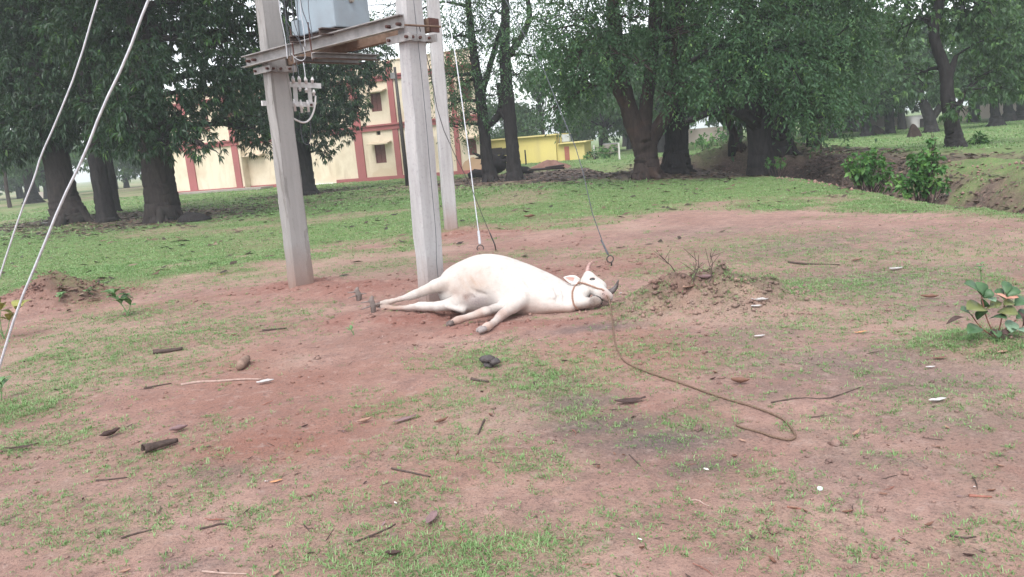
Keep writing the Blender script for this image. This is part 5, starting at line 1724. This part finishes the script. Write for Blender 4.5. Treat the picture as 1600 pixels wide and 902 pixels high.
Yg = 11.8
guy('pale guy wire with a twisted end anchored just behind the cow\'s back', (750, 389), [R(750, 383, 11.75), R(747.5, 360, 11.8), R(741, 310, 11.9), R(732, 235, 12.1), R(722, 160, 12.3), R(712, 90, 12.5), R(696, 0, 12.8), R(680, -90, 13.1)], .0095, M_WIREL, .05)
guy('thin dark guy wire sagging from the pale pole to the ground behind the cow', (776, 390), [R(773, 382, 11.4), R(757, 345, 11.2), R(735, 290, 10.8), R(712, 245, 10.2), R(694, 205, 9.5), R(683, 170, 9.0), R(672, 110, 8.5), axM(2.72) + bb * .12], .0045, M_WIRED, 0)
guy('dark guy wire ending in an iron ring above the cow\'s horns', (954.5, 414), [R(951, 400, 9.2), R(944, 385, 9.25), R(926, 335, 9.4), R(911, 270, 9.6), R(900, 232, 9.8), R(880, 185, 10.1), R(850, 110, 10.6), R(800, 20, 11.4), R(760, -60, 12)], .006, M_WIRED, .042)
# ------------------------------------------------------------ plants with leaves one can tell apart
def leaf_shape(base, tip, wid, up, m, parent, name='leaf', bend=.12, fold=.25, cup=0.0):
    base, tip = Vector(base), Vector(tip); ax = tip - base; L = ax.length
    up = (Vector(up) - ax * (Vector(up).dot(ax) / max(L * L, 1e-9))).normalized()
    s = ax.cross(up).normalized()
    n = 7; vs = []; fs = []
    for i in range(n + 1):
        f = i / n
        wv = wid * math.sin(PI * min(1, .04 + f * .96) ** 1.25) ** .8
        c = base + ax * f + up * (bend * L * math.sin(PI * f))
        vs += [c + s * wv * .5 + up * fold * wv * .5, c - up * .0, c - s * wv * .5 + up * fold * wv * .5]
    for i in range(n):
        for j in range(2):
            a = i * 3 + j
            fs.append((a, a + 1, a + 4, a + 3))
    mb = MB(); mb.add(vs, fs)
    o_ = mb.build(name, m, parent, smooth=True)
    sd = o_.modifiers.new('thick', 'SOLIDIFY'); sd.thickness = .0015; sd.offset = 0
    return o_


def plant_leaf(name, c0, c1, vein):
    t = NT(name)
    c = t.mix(t.ramp(t.noise(18, 4), .3, .7), c0, c1)
    c = t.mix(t.math('MULTIPLY', t.ramp(t.noise(60, 3), .6, .7), .4), c, vein)
    t.bump(t.noise(90, 3), .2, .004)
    t.set(c, .42, .4)
    tr = t.n('ShaderNodeBsdfTranslucent', {'Color': c1})
    mx = t.n('ShaderNodeMixShader', {0: .2, 1: t.b.outputs[0], 2: tr.outputs[0]})
    t.put(t.out.inputs['Surface'], mx.outputs[0])
    return t.m


M_PL = [plant_leaf('sal_leaf_green', (.045, .10, .045), (.08, .16, .065), (.03, .05, .03)), plant_leaf('sal_leaf_olive', (.12, .15, .05), (.19, .20, .075), (.09, .07, .03)), plant_leaf('sal_leaf_pale', (.16, .26, .17), (.22, .33, .22), (.1, .16, .1)), plant_leaf('sal_leaf_pink', (.45, .20, .14), (.55, .30, .22), (.3, .12, .08))]
M_DEAD = [simple('dead_leaf_brown', (.11, .055, .04), (.22, .12, .085), 40, .75, .25), simple('dead_leaf_dark', (.035, .022, .02), (.085, .05, .045), 40, .7, .3), simple('dead_leaf_tan', (.26, .15, .11), (.40, .26, .20), 40, .8, .2),
          simple('dead_leaf_purple', (.15, .095, .10), (.25, .165, .165), 40, .7, .3), simple('dead_leaf_orange', (.48, .20, .09), (.60, .32, .18), 30, .8, .2)]
M_WOOD = [simple('stick_dark', (.045, .033, .03), (.11, .08, .07), 30, .9, .15, .5), simple('stick_pale', (.25, .17, .145), (.42, .31, .27), 30, .85, .15, .4), simple('stick_red', (.19, .08, .06), (.30, .14, .11), 30, .85, .15, .4)]
M_SCRAP = simple('white_scrap', (.40, .385, .38), (.52, .50, .49), 20, .5, .3)

g = on_ground(1556, 528)
big = thing('broad_leaf_plant', 'broad leaved seedling plant with one pinkish leaf at the right edge of the bare soil', 'plant', g)
YP = g.y
mb = MB()
for q in [[(1556, 528), (1542, 500), (1536, 475), (1533, 458)], [(1558, 528), (1566, 495), (1572, 465), (1573, 452)], [(1554, 528), (1532, 512), (1519, 494)], [(1560, 528), (1574, 510), (1588, 500)]]:
    pts = [R(a, b, YP + .01 * i) for i, (a, b) in enumerate(q)]
    mb.tube(resample(pts, [.005] * len(pts), 2)[0], .0042, 5)
mb.build('stem', M_WOOD[2], big, smooth=True)
for i, (b, tp, wd_, k, dy) in enumerate([((1534, 463), (1506, 443), 17, 0, -.02), ((1535, 463), (1526, 440), 15, 0, .05), ((1537, 466), (1549, 453), 13, 0, .0), ((1537, 468), (1535, 480), 10, 0, .04), ((1540, 483), (1510, 484), 19, 1, -.06), ((1518, 494), (1500, 484), 13, 0, -.03),
                                         ((1540, 484), (1556, 480), 13, 1, -.05), ((1527, 500), (1541, 486), 11, 0, -.08), ((1531, 512), (1512, 522), 14, 0, -.12), ((1546, 498), (1574, 498), 12, 0, -.10), ((1558, 488), (1591, 492), 19, 1, -.08), ((1570, 468), (1553, 455), 16, 0, .02),
                                         ((1574, 464), (1588, 449), 14, 0, .03), ((1572, 460), (1570, 439), 10, 0, .08), ((1571, 467), (1592, 465), 7, 3, -.04), ((1553, 459), (1574, 467), 5, 3, -.06), ((1568, 477), (1584, 472), 11, 1, .0), ((1566, 474), (1547, 479), 13, 1, .02), ((1580, 516), (1606, 521), 16, 2, -.14), ((1577, 500), (1580, 520), 13, 2, -.08), ((1543, 466), (1556, 472), 9, 2, -.05),
                                         ((1588, 498), (1612, 492), 15, 0, .05), ((1585, 478), (1608, 470), 15, 0, .06), ((1550, 515), (1560, 528), 10, 0, -.12)]):
    a, c = R(*b, YP), R(*tp, YP + dy)
    o_ = leaf_shape(a, c, wd_ * YP / 1200 * 1.65, (0.1, -.45, .9), M_PL[k], big, bend=.10)
    if k == 3: o_['label'] = 'pinkish young leaf'
for b, tp, wd_ in [((1504, 496), (1478, 507), 6), ((1591, 486), (1597, 511), 9), ((1545, 523), (1560, 519), 8), ((1560, 524), (1578, 520), 8)]:
    o_ = leaf_shape(R(*b, YP - .05), R(*tp, YP - .06), wd_ * YP / 1200 * 1.2, (0, -.6, .7), M_DEAD[1], big, bend=.22, fold=.8)
    o_['label'] = 'withered dark leaf'

M_SP = plant_leaf('sprout_leaf', (.11, .21, .08), (.17, .30, .12), (.08, .15, .05))
M_SP2 = plant_leaf('sprout_leaf_yellow', (.22, .24, .05), (.34, .32, .09), (.12, .12, .04))


def sprout(label, px, py, hpx, wpx, n, lpx, m, seed):
    g = on_ground(px, py); k = g.length / 1200; rnd = random.Random(seed)
    root = thing('seedling', label, 'plant', g)
    mb = MB(); ns = max(1, n // 5); tips = []
    for i in range(ns):
        e = g + Vector((rnd.uniform(-.5, .5) * wpx * k, rnd.uniform(-.3, .3) * wpx * k, hpx * k * rnd.uniform(.6, 1)))
        cv = curve(g, e, (0, 0, .1 * hpx * k), 5, seed + i); tips.append(cv)
        mb.tube(cv, [.005, .0045, .004, .003, .002], 5)
    mb.build('stem', M_SP, root)
    for i in range(n):
        cv = tips[i % ns]; b = cv[rnd.choice([2, 3, 4, 4])]
        a = rnd.uniform(0, 2 * PI); l = lpx * k * rnd.uniform(.7, 1.15)
        leaf_shape(b, b + Vector((math.cos(a) * l * .85, math.sin(a) * l * .85, l * rnd.uniform(.0, .6))), l * .52, (0, 0, 1), m, root, bend=.14)


sprout('leafy green seedling on the grass right of the left soil mound', 200, 494, 36, 50, 18, 20, M_SP, 1)
sprout('yellow green seedling cut off by the left edge', 6, 530, 55, 40, 16, 24, M_SP2, 2)
sprout('two leaved light green sprout on the loose red soil by the hind hooves', 553, 524, 13, 14, 5, 11, M_SP, 3)
sprout('small low seedling at the foot of the left soil mound', 148, 462, 10, 26, 8, 12, M_SP, 4)
sprout('pale flat seedling in front of the left soil mound', 92, 472, 9, 24, 8, 12, M_SP, 5)
sprout('single leaved seedling at the left edge lower down', 2, 625, 30, 14, 4, 20, M_SP, 6)
sprout('tiny upright seedling in the soil behind the broad leaved plant', 1533, 440, 28, 14, 8, 10, M_SP, 7)
# bare weed stalks on the mound behind the rope
for px, py, top, lab, sd in [(1083, 440, (1092, 398), 'dry forked weed stalk on the mound right of the cow\'s head', 1), (1108, 442, (1110, 396), 'paler dry weed stalk on the mound, right of the forked one', 2), (1055, 425, (1030, 398), 'thin leaning weed stalk behind the mound', 3)]:
    g = on_ground(px, py); e = R(*top, g.y); mb = MB(); rnd = random.Random(sd)
    mb.tube(curve(g, e, (.02, 0, 0), 6, sd), [.007, .006, .005, .004, .003, .002], 5)
    for k in range(7):
        b = g.lerp(e, rnd.uniform(.3, .9)); mb.tube([b, b + Vector((rnd.uniform(-.12, .12), rnd.uniform(-.08, .08), rnd.uniform(.04, .16)))], [.003, .0015], 4)
    tag(mb.build('weed_stalk', M_WOOD[0], origin=g), lab, 'weed')

# ------------------------------------------------------------ litter one can point to
def dleaf_mesh(name, curl, seed, ratio=.42):
    """a dry leaf of unit length, curled across and along"""
    rnd = random.Random(seed); n = 6; vs = []; fs = []
    for i in range(n + 1):
        f = i / n; wv = ratio * math.sin(PI * (.05 + .92 * f)) ** .8 * rnd.uniform(.85, 1.12)
        z0 = .02 + curl * .5 * (f - .5) ** 2 * 1.6 + rnd.uniform(0, .03)
        for sx in (-1, -.4, .4, 1):
            vs.append((f - .5, wv * .5 * sx * (1 - .4 * curl), z0 + curl * .55 * wv * sx * sx + rnd.uniform(0, .035)))
    for i in range(n):
        for j in range(3):
            fs.append((i * 4 + j, (i + 1) * 4 + j, (i + 1) * 4 + j + 1, i * 4 + j + 1))
    me = bpy.data.meshes.new(name); me.from_pydata(vs, [], fs)
    me.polygons.foreach_set('use_smooth', [True] * len(fs))
    return me


def put_leaf(label, px, py, lpx, ang, m, curl=.5, seed=0, ratio=.42, name='dry_leaf', cat='leaf', tilt=0.0, group=None):
    g = on_ground(px, py, .004); L = lpx * g.length / 1200
    me = dleaf_mesh(name, curl, seed, ratio)
    o_ = link(name, me, m, loc=g)
    o_.scale = (L, L, L); o_.rotation_euler = (tilt, -tilt * .6, R_(ang))
    sd = o_.modifiers.new('thick', 'SOLIDIFY'); sd.thickness = .012; sd.offset = 0
    return tag(o_, label, cat, group)


for a in [('broad dark brown leaf with a pale midrib lying right of the tether rope\'s start', 985, 629, 52, 8, M_DEAD[1], .3, 1, .3), ('curled brown leaf above the tether rope', 1157, 600, 28, -20, M_DEAD[0], .9, 2, .6), ('upright dark curled leaf left of the hollow bark', 173, 682, 32, 60, M_DEAD[1], .8, 3, .45),
          ('crumpled purplish leaf behind the hollow bark', 280, 674, 26, 30, M_DEAD[3], .8, 4, .6), ('large torn purple brown leaf in the bottom grass', 675, 815, 44, 75, M_DEAD[3], .6, 5, .5), ('small orange leaf on the wet red soil', 432, 753, 20, 25, M_DEAD[4], .2, 6, .35),
          ('light brown leaf standing on its edge below the cow', 570, 660, 26, 35, M_DEAD[2], .8, 7, .4), ('long greyish leaf among grass tufts below the cow', 633, 657, 42, 35, M_DEAD[3], .2, 8, .28), ('brown leaf on edge right of the long greyish leaf', 690, 661, 28, 40, M_DEAD[0], .9, 9, .35),
          ('reddish brown leaf on the mound right of the cow\'s head', 1078, 450, 26, 25, M_DEAD[2], .4, 10, .5), ('dark withered leaf on top of the mound right of the cow', 1102, 437, 24, -20, M_DEAD[3], .8, 11, .6), ('brown leaf in the grass left of the broad leaved plant', 1453, 467, 24, -10, M_DEAD[0], .7, 12, .5),
          ('orange brown leaf with a pale edge on the right soil', 1338, 408, 18, 15, M_DEAD[0], .4, 13, .4), ('flat brown leaf below the broad leaved plant', 1468, 561, 20, 3, M_DEAD[0], .3, 14, .4), ('pinkish leaf in the grass under the broad leaved plant', 1567, 551, 18, 20, M_DEAD[2], .3, 15, .45),
          ('dark curved leaf lying behind the ring of the guy wire', 970, 388, 15, 5, M_DEAD[1], .4, 16, .3), ('small dark leaf right of the cow\'s horns', 936, 418, 13, 40, M_DEAD[1], .4, 17, .35), ('dark leaf to the lower left, thin and bent', 35, 702, 42, 12, M_DEAD[1], .4, 18, .16),
          ('pinkish tan leaf at the right end of the row by the white bits', 1345, 520, 20, 5, M_DEAD[4], .2, 19, .3), ('rolled dark leaf in the bottom middle grass', 615, 868, 26, 0, M_DEAD[1], .9, 20, .5), ('tan leaf in the bottom left corner', 432, 897, 18, 70, M_DEAD[2], .5, 21, .5),
          ('yellow leaf in the grass left of the grey pole', 345, 430, 13, 10, M_SP2, .2, 22, .4), ('dull red leaf piece on the grass behind the cow', 828, 341, 18, 10, M_DEAD[0], .8, 23, .6), ('tan leaf by the right end of the tether rope', 1160, 690, 16, -60, M_DEAD[2], .5, 24, .4),
          ('brown leaf lower right near the bottom edge', 1452, 822, 20, 25, M_DEAD[0], .9, 25, .35), ('reddish leaf folded on the soil below the rope', 1338, 680, 28, 45, M_DEAD[2], .9, 26, .25), ('dark leaf on the soil just below the grey silt streak', 935, 730, 14, 80, M_DEAD[0], .5, 27, .5)]:
    put_leaf(*a)


def stick(label, pp, rpx, m, name='stick', cat='stick', jit=.12, lift=.3, group=None, forks=0):
    pts = []
    k = None
    for px, py in pp:
        g = on_ground(px, py); k = k or g.length / 1200
        pts.append(g + Vector((0, 0, rpx * k * lift)))
    P_, _ = resample(pts, [1] * len(pts), 1) if len(pts) > 2 else (pts, None)
    mb = MB(); n = len(P_); r = rpx * k / 2
    mb.tube(P_, [r * (1 - .45 * i / (n - 1)) for i in range(n)], 7, jit, seed=int(pp[0][0]))
    for f in range(forks):
        b = P_[(f + 1) * n // (forks + 2)]; d = (P_[-1] - P_[0]).normalized(); s = Vector((-d.y, d.x, 0)) * (1 if f % 2 else -1)
        mb.tube([b, b + (d + s) * (P_[-1] - P_[0]).length * .2 + Vector((0, 0, r))], [r * .6, r * .25], 5)
    o_ = mb.build(name, m, origin=P_[0], smooth=True)
    return tag(o_, label, cat, group)


for a in [('long pale pinkish stick on the wet red soil', [(283, 603), (310, 598), (345, 597), (380, 594), (408, 594)], 4.5, M_WOOD[1]), ('flat dark bark strip on the grassy soil to the left', [(240, 553), (262, 551), (286, 547)], 8, M_WOOD[0]),
          ('thin dark stick right of the bottom wet soil', [(612, 733), (640, 739), (672, 746)], 4, M_WOOD[0]), ('short dark knobbed stick below the cow', [(757, 657), (752, 668), (747, 680)], 4, M_WOOD[0]), ('dark stick beside the dung lump', [(737, 594), (748, 596), (763, 598)], 6, M_WOOD[0]),
          ('thin dark stick lying level on the right soil', [(1232, 411), (1265, 414), (1312, 415)], 3.5, M_WOOD[0]), ('long thin crooked twig above the rope\'s end', [(1205, 630), (1250, 622), (1290, 625), (1320, 615), (1345, 606)], 3, M_WOOD[0]), ('thin forked twig in the bottom grass', [(555, 848), (580, 838), (605, 828), (618, 820)], 4, M_WOOD[0]),
          ('dark twig on the left soil below the hollow bark', [(150, 752), (175, 750), (198, 747)], 3, M_WOOD[0]), ('long stick at the lower left in the sparse grass', [(190, 842), (215, 834), (238, 829)], 3.5, M_WOOD[0]), ('pale straight stick at the bottom edge', [(316, 894), (350, 897), (386, 898)], 4, M_WOOD[1]),
          ('crooked dark twig at the lower left', [(312, 828), (330, 824), (345, 819), (360, 822)], 4, M_WOOD[0]), ('brown twig lower right of the scattered grass', [(1514, 776), (1530, 777), (1550, 778)], 5, M_WOOD[2]), ('grey brown forked twig near the lower right corner', [(1484, 838), (1505, 842), (1525, 840)], 4, M_WOOD[0]),
          ('short reddish stick right of the bottle cap', [(1230, 793), (1240, 795), (1252, 796)], 4, M_WOOD[2]), ('thin stick on the red soil behind the hind hooves', [(410, 518), (428, 516), (448, 514)], 4, M_WOOD[0]), ('pale thin bent twig on the bare lower soil', [(1078, 783), (1092, 782), (1100, 789), (1109, 792)], 3, M_WOOD[1]),
          ('thin twig between the left tufts', [(225, 608), (250, 603), (268, 600)], 3, M_WOOD[0]), ('slim dark twig above the lower bare soil', [(983, 711), (992, 720), (1001, 729)], 2.5, M_WOOD[0]), ('thin dark twig in the soil left of the rope\'s loop', [(1148, 664), (1172, 673), (1198, 682)], 0.1, M_WOOD[0])][:-1]:
    stick(*a, forks=1 if 'fork' in a[0] else 0)
# hollow bark and the wood chunk
g0, g1 = on_ground(224, 702, .035), on_ground(277, 688, .02)
mb = MB(); n = 10; L = 8; vs = []
d = g1 - g0; s = d.cross(UP).normalized(); u = s.cross(d).normalized()
for i in range(L):
    f = i / (L - 1); r = .030 * (1 - .55 * f)
    for k in range(n):
        a = -2.2 + 4.4 * k / (n - 1); rr = r * (1 + .12 * math.sin(k * 2.3 + i))
        vs.append(g0 + d * f + s * (math.sin(a) * rr) + u * (math.cos(a) * rr))
mb.add(vs, [(i * n + k, i * n + k + 1, (i + 1) * n + k + 1, (i + 1) * n + k) for i in range(L - 1) for k in range(n - 1)])
hb = mb.build('hollow_bark', M_WOOD[0], origin=g0, smooth=True); sd = hb.modifiers.new('thick', 'SOLIDIFY'); sd.thickness = .006
tag(hb, 'rolled hollow piece of dark bark on the lower left soil', 'bark')
g0, g1 = on_ground(373, 574, .03), on_ground(387, 559, .04)
mb = MB(); mb.tube([g0, g0.lerp(g1, .25), g0.lerp(g1, .7), g1], [.026, .036, .034, .024], 9, .14, seed=5)
tag(mb.build('wood_chunk', simple('wood_chunk', (.13, .085, .065), (.28, .19, .15), 25, .9), origin=g0, smooth=True), 'short rounded wood chunk standing on the wet red soil', 'wood')
for px, py, lab, h in [(583, 489, 'grey weathered peg with a side twig beside the hind hooves', .17), (560, 470, 'smaller grey weathered peg farther behind the hind hooves', .15)]:
    g = on_ground(px, py); mb = MB()
    mb.tube([g - UP * .04, g + Vector((.012, .0, h * .45)), g + Vector((-.004, 0, h * .8)), g + Vector((.012, 0, h))], [.022, .030, .028, .012], 8, .28, seed=px)
    for a, z in ((2.9, .7), (.3, .5), (3.4, .45)):
        b = g + UP * h * z; mb.tube([b, b + Vector((math.cos(a) * .11, -.02, -.015 + .05 * math.sin(a)))], [.012, .004], 6, .1)
    tag(mb.build('wooden_peg', simple('weathered_wood', (.11, .09, .082), (.23, .19, .175), 25, .9), origin=g, smooth=True), lab, 'peg')
g = on_ground(770, 573); mb = MB(); rnd = random.Random(3)
for k in range(5):
    mb.ball(g + Vector((rnd.uniform(-.05, .05), rnd.uniform(-.03, .03), .02 + .012 * k)), .045, k, .15, 8, 5, (1, 1, .6))
dg = mb.build('dung', simple('dark_dung', (.045, .04, .042), (.10, .085, .085), 30, .8), origin=g, smooth=True)
tag(dg, 'dark grey lump of dung in the grass patch below the cow', 'dung', kind='stuff')
for i, (px, py, l, an, lab) in enumerate([(415, 599, 26, 20, 'torn white scrap at the end of the long pale stick'), (1465, 628, 26, 5, 'white plastic scrap on the right soil'), (1187, 471, 26, -22, 'long white scrap at the right foot of the mound'), (1182, 480, 17, 0, 'short white scrap beneath the long one by the mound'), (1187, 527, 17, 3, 'small white scrap right of the rope'),
                                    (1454, 575, 14, 0, 'tiny white scrap below the broad leaved plant'), (1400, 422, 20, 8, 'whitish leaf scrap on the farther right soil'), (970, 459, 8, 60, 'whitish bit at the cow\'s nose'), (70, 350, 10, 0, 'white bit on the grass below the left mango trunk')]):
    put_leaf(lab, px, py, l, an, M_SCRAP, .5, 50 + i, .45, 'white_scrap', 'scrap')
g = on_ground(1281, 765, .004); mb = MB(); k = g.length / 1200 * 4
mb.tube([g, g + UP * .008, g + UP * .010], [k, k, k * .85], 16); tag(mb.build('bottle_cap', simple('cap_white', (.60, .66, .72), (.68, .72, .76), 20, .4, .4), origin=g), 'pale bluish bottle cap on the lower right soil', 'cap')

# countless small pieces, each its own object, sharing a few meshes
rr = np.random.default_rng(77)


def scatter(n, meshes, mats, name, label, cat, group, y0, y1, smin, smax, seed, avoid_grass=True):
    r = np.random.default_rng(seed); k = 0
    while k < n:
        y = y0 + (y1 - y0) * r.uniform() ** 1.5; x = r.uniform(-.72, .72) * y
        if bvh.ray_cast(Vector((x, y, 2)), Vector((0, 0, -1)))[0] is not None: continue
        if x > float(lip_x(np.array([y]))[0]) - .2: continue
        i = int(r.integers(len(meshes)))
        o_ = bpy.data.objects.new(name, meshes[i]); COL.objects.link(o_)
        o_.location = (x, y, H(x, y) + .003)
        s = r.uniform(smin, smax)
        o_.scale = (s, s * r.uniform(.7, 1.2), s * r.uniform(.6, 1.3)); o_.rotation_euler = (r.normal(0, .2), r.normal(0, .2), r.uniform(0, 6.28))
        tag(o_, label, cat, group); k += 1


LM = []
for i in range(8):
    me = dleaf_mesh('dry_leaf', [.2, .9, .5, 1.0][i % 4], 400 + i, [.35, .5, .25, .42][i % 4]); me.materials.append(M_DEAD[[0, 1, 3, 0, 1, 0, 1, 2][i]]); LM.append(me)
scatter(230, LM, None, 'dry_leaf', 'small dry brown leaf fragment strewn on the soil and grass', 'leaf', 'small dry leaf fragments strewn over the ground', 2.3, 12, .018, .05, 5)
TM = []
for i in range(5):
    rnd = random.Random(i); mb = MB(); p = [(-.5, 0, .01), (-.2, rnd.uniform(-.06, .06), .03), (.15, rnd.uniform(-.08, .08), .02), (.5, rnd.uniform(-.1, .1), .02)]
    mb.tube(p, [.02, .028, .022, .012], 5, .2, seed=i)
    b = Vector(p[1 + i % 2]); mb.tube([b, b + Vector((.2, .16 * (1 if i % 2 else -1), .04))], [.014, .008], 4)
    o_ = mb.build('twig', M_WOOD[i % 3 if i % 3 != 1 else 0]); TM.append(o_.data); bpy.data.objects.remove(o_)
scatter(110, TM, None, 'twig', 'thin dry twig strewn on the soil', 'twig', 'thin dry twigs strewn over the ground', 2.3, 11, .04, .11, 6)
BM_ = []
for i in range(3):
    me = dleaf_mesh('white_bit', .4, 500 + i, .6); me.materials.append(simple('pale_bit', (.55, .50, .48), (.66, .62, .6), 20)); BM_.append(me)
scatter(24, BM_, None, 'pale_bit', 'tiny pale bit of litter on the soil', 'litter', 'tiny pale bits of litter on the ground', 2.4, 12, .012, .028, 7)

# soil clods and pebbles: countless
cv, cf, ca = [], [], []
r = np.random.default_rng(31)
oct_v = np.array([(1, 0, 0), (0, 1, 0), (-1, 0, 0), (0, -1, 0), (0, 0, .8), (0, 0, -.5)], float)
oct_f = np.array([(0, 1, 4), (1, 2, 4), (2, 3, 4), (3, 0, 4), (1, 0, 5), (2, 1, 5), (3, 2, 5), (0, 3, 5)])
xs, ys, ss = [], [], []
x = r.uniform(-8, 7, 60000); y = r.uniform(4, 15, 60000); k = np.abs(x) < y * .72; x, y = x[k], y[k]
f = fields(x, y)['red']; k = r.uniform(0, 1, len(x)) < f ** 1.6 * .55
xs.append(x[k]); ys.append(y[k]); ss.append(r.gamma(2.0, .007, k.sum()).clip(0, .04))
x = r.uniform(-3.5, 4, 9000); y = r.uniform(2.2, 8, 9000); k = (np.abs(x) < y * .72) & (fbm(x / .7, y / .7, 5) > .5); x, y = x[k], y[k]
xs.append(x); ys.append(y); ss.append(r.gamma(2.0, .0028, len(x)))
lx_ = r.uniform(7.2, 10.5, 3500); ly_ = r.uniform(9, 26, 3500)
xs.append(lx_); ys.append(ly_); ss.append(r.gamma(2, .010, 3500))
for cx, cy, sx, sy in [(1100, 470, .5, .3), (1030, 478, .4, .25), (1180, 474, .4, .25), (85, 470, .5, .35), (35, 480, .4, .3), (140, 462, .4, .3)]:
    g = G(cx, cy); xs.append(r.normal(g.x, sx, 420)); ys.append(r.normal(g.y, sy, 420)); ss.append(r.gamma(2.0, .0058, 420).clip(0, .03))
x, y, s = np.concatenate(xs), np.concatenate(ys), np.clip(np.concatenate(ss), .003, .12)
z = hfun(x, y) + s * .15
N = len(x); an = r.uniform(0, 6.28, N); sq = r.uniform(.6, 1.4, (N, 6, 1))
vv = oct_v[None] * sq
vv = np.stack([vv[..., 0] * np.cos(an)[:, None] - vv[..., 1] * np.sin(an)[:, None], vv[..., 0] * np.sin(an)[:, None] + vv[..., 1] * np.cos(an)[:, None], vv[..., 2]], -1) * s[:, None, None]
vv = vv + np.stack([x, y, z], 1)[:, None]
ff = (np.arange(N)[:, None, None] * 6 + oct_f[None]).reshape(-1, 3)
FC = fields(x, y)
me = npmesh('soil_clods', vv.reshape(-1, 3), ff, {k: np.repeat(v * (1 if k != 'grass' else 0), 6) for k, v in FC.items()})
tag(link('soil_clods', me, M_EARTH), 'loose clods and pebbles of red soil round the poles, the cow and the ditch', 'soil', kind='stuff')
# fallen dark leaves lying thick under the trees and in the ditch: countless
r = np.random.default_rng(41)
x = r.uniform(-22, 14, 90000); y = r.uniform(9, 42, 90000)
FL = fields(x, y)
k = (r.uniform(0, 1, len(x)) < (FL['litter'] * .5 + .02 * FL['grass'])); x, y = x[k], y[k]
N = len(x); an = r.uniform(0, 6.28, N); s = r.uniform(.05, .11, N) * (1 + y / 60); z = hfun(x, y)
c, sn = np.cos(an) * s, np.sin(an) * s
P0 = np.stack([x - c, y - sn, z + .01], 1); P1 = np.stack([x - sn * .35, y + c * .35, z + r.uniform(.01, .05, N)], 1); P2 = np.stack([x + c, y + sn, z + r.uniform(.01, .06, N)], 1); P3 = np.stack([x + sn * .35, y - c * .35, z + .012], 1)
V = np.stack([P0, P1, P2, P3], 1).reshape(-1, 3); b = np.arange(N)[:, None] * 4
M_FALL = leaf_mat('fallen_leaf', [(0, (.03, .022, .02)), (.5, (.07, .045, .035)), (.85, (.14, .085, .06)), (1, (.26, .19, .14))], .05, .6)
tag(link('fallen_leaves', npmesh('fallen_leaves', V, np.concatenate([b + [0, 1, 2], b + [0, 2, 3]], 1).reshape(-1, 3), {'rnd': np.repeat(r.uniform(0, 1, N), 4)}), M_FALL), 'dark fallen leaves lying under the trees and in the ditch', 'leaf litter', kind='stuff')

# ------------------------------------------------------------ damp air
mb = MB(); mb.box((0, 100, 12), (760, 0, 0), (0, 760, 0), (0, 0, 16))
hz = mb.build('haze', [])
t = NT('damp_air')
t.t.nodes.remove(t.b)
pv = t.t.nodes.new('ShaderNodeVolumePrincipled')
pv.inputs['Color'].default_value = (.86, .93, 1.0, 1)
pv.inputs['Density'].default_value = .0011
t.t.links.new(pv.outputs[0], t.out.inputs['Volume'])
hz.data.materials.append(t.m)
tag(hz, kind='stuff')
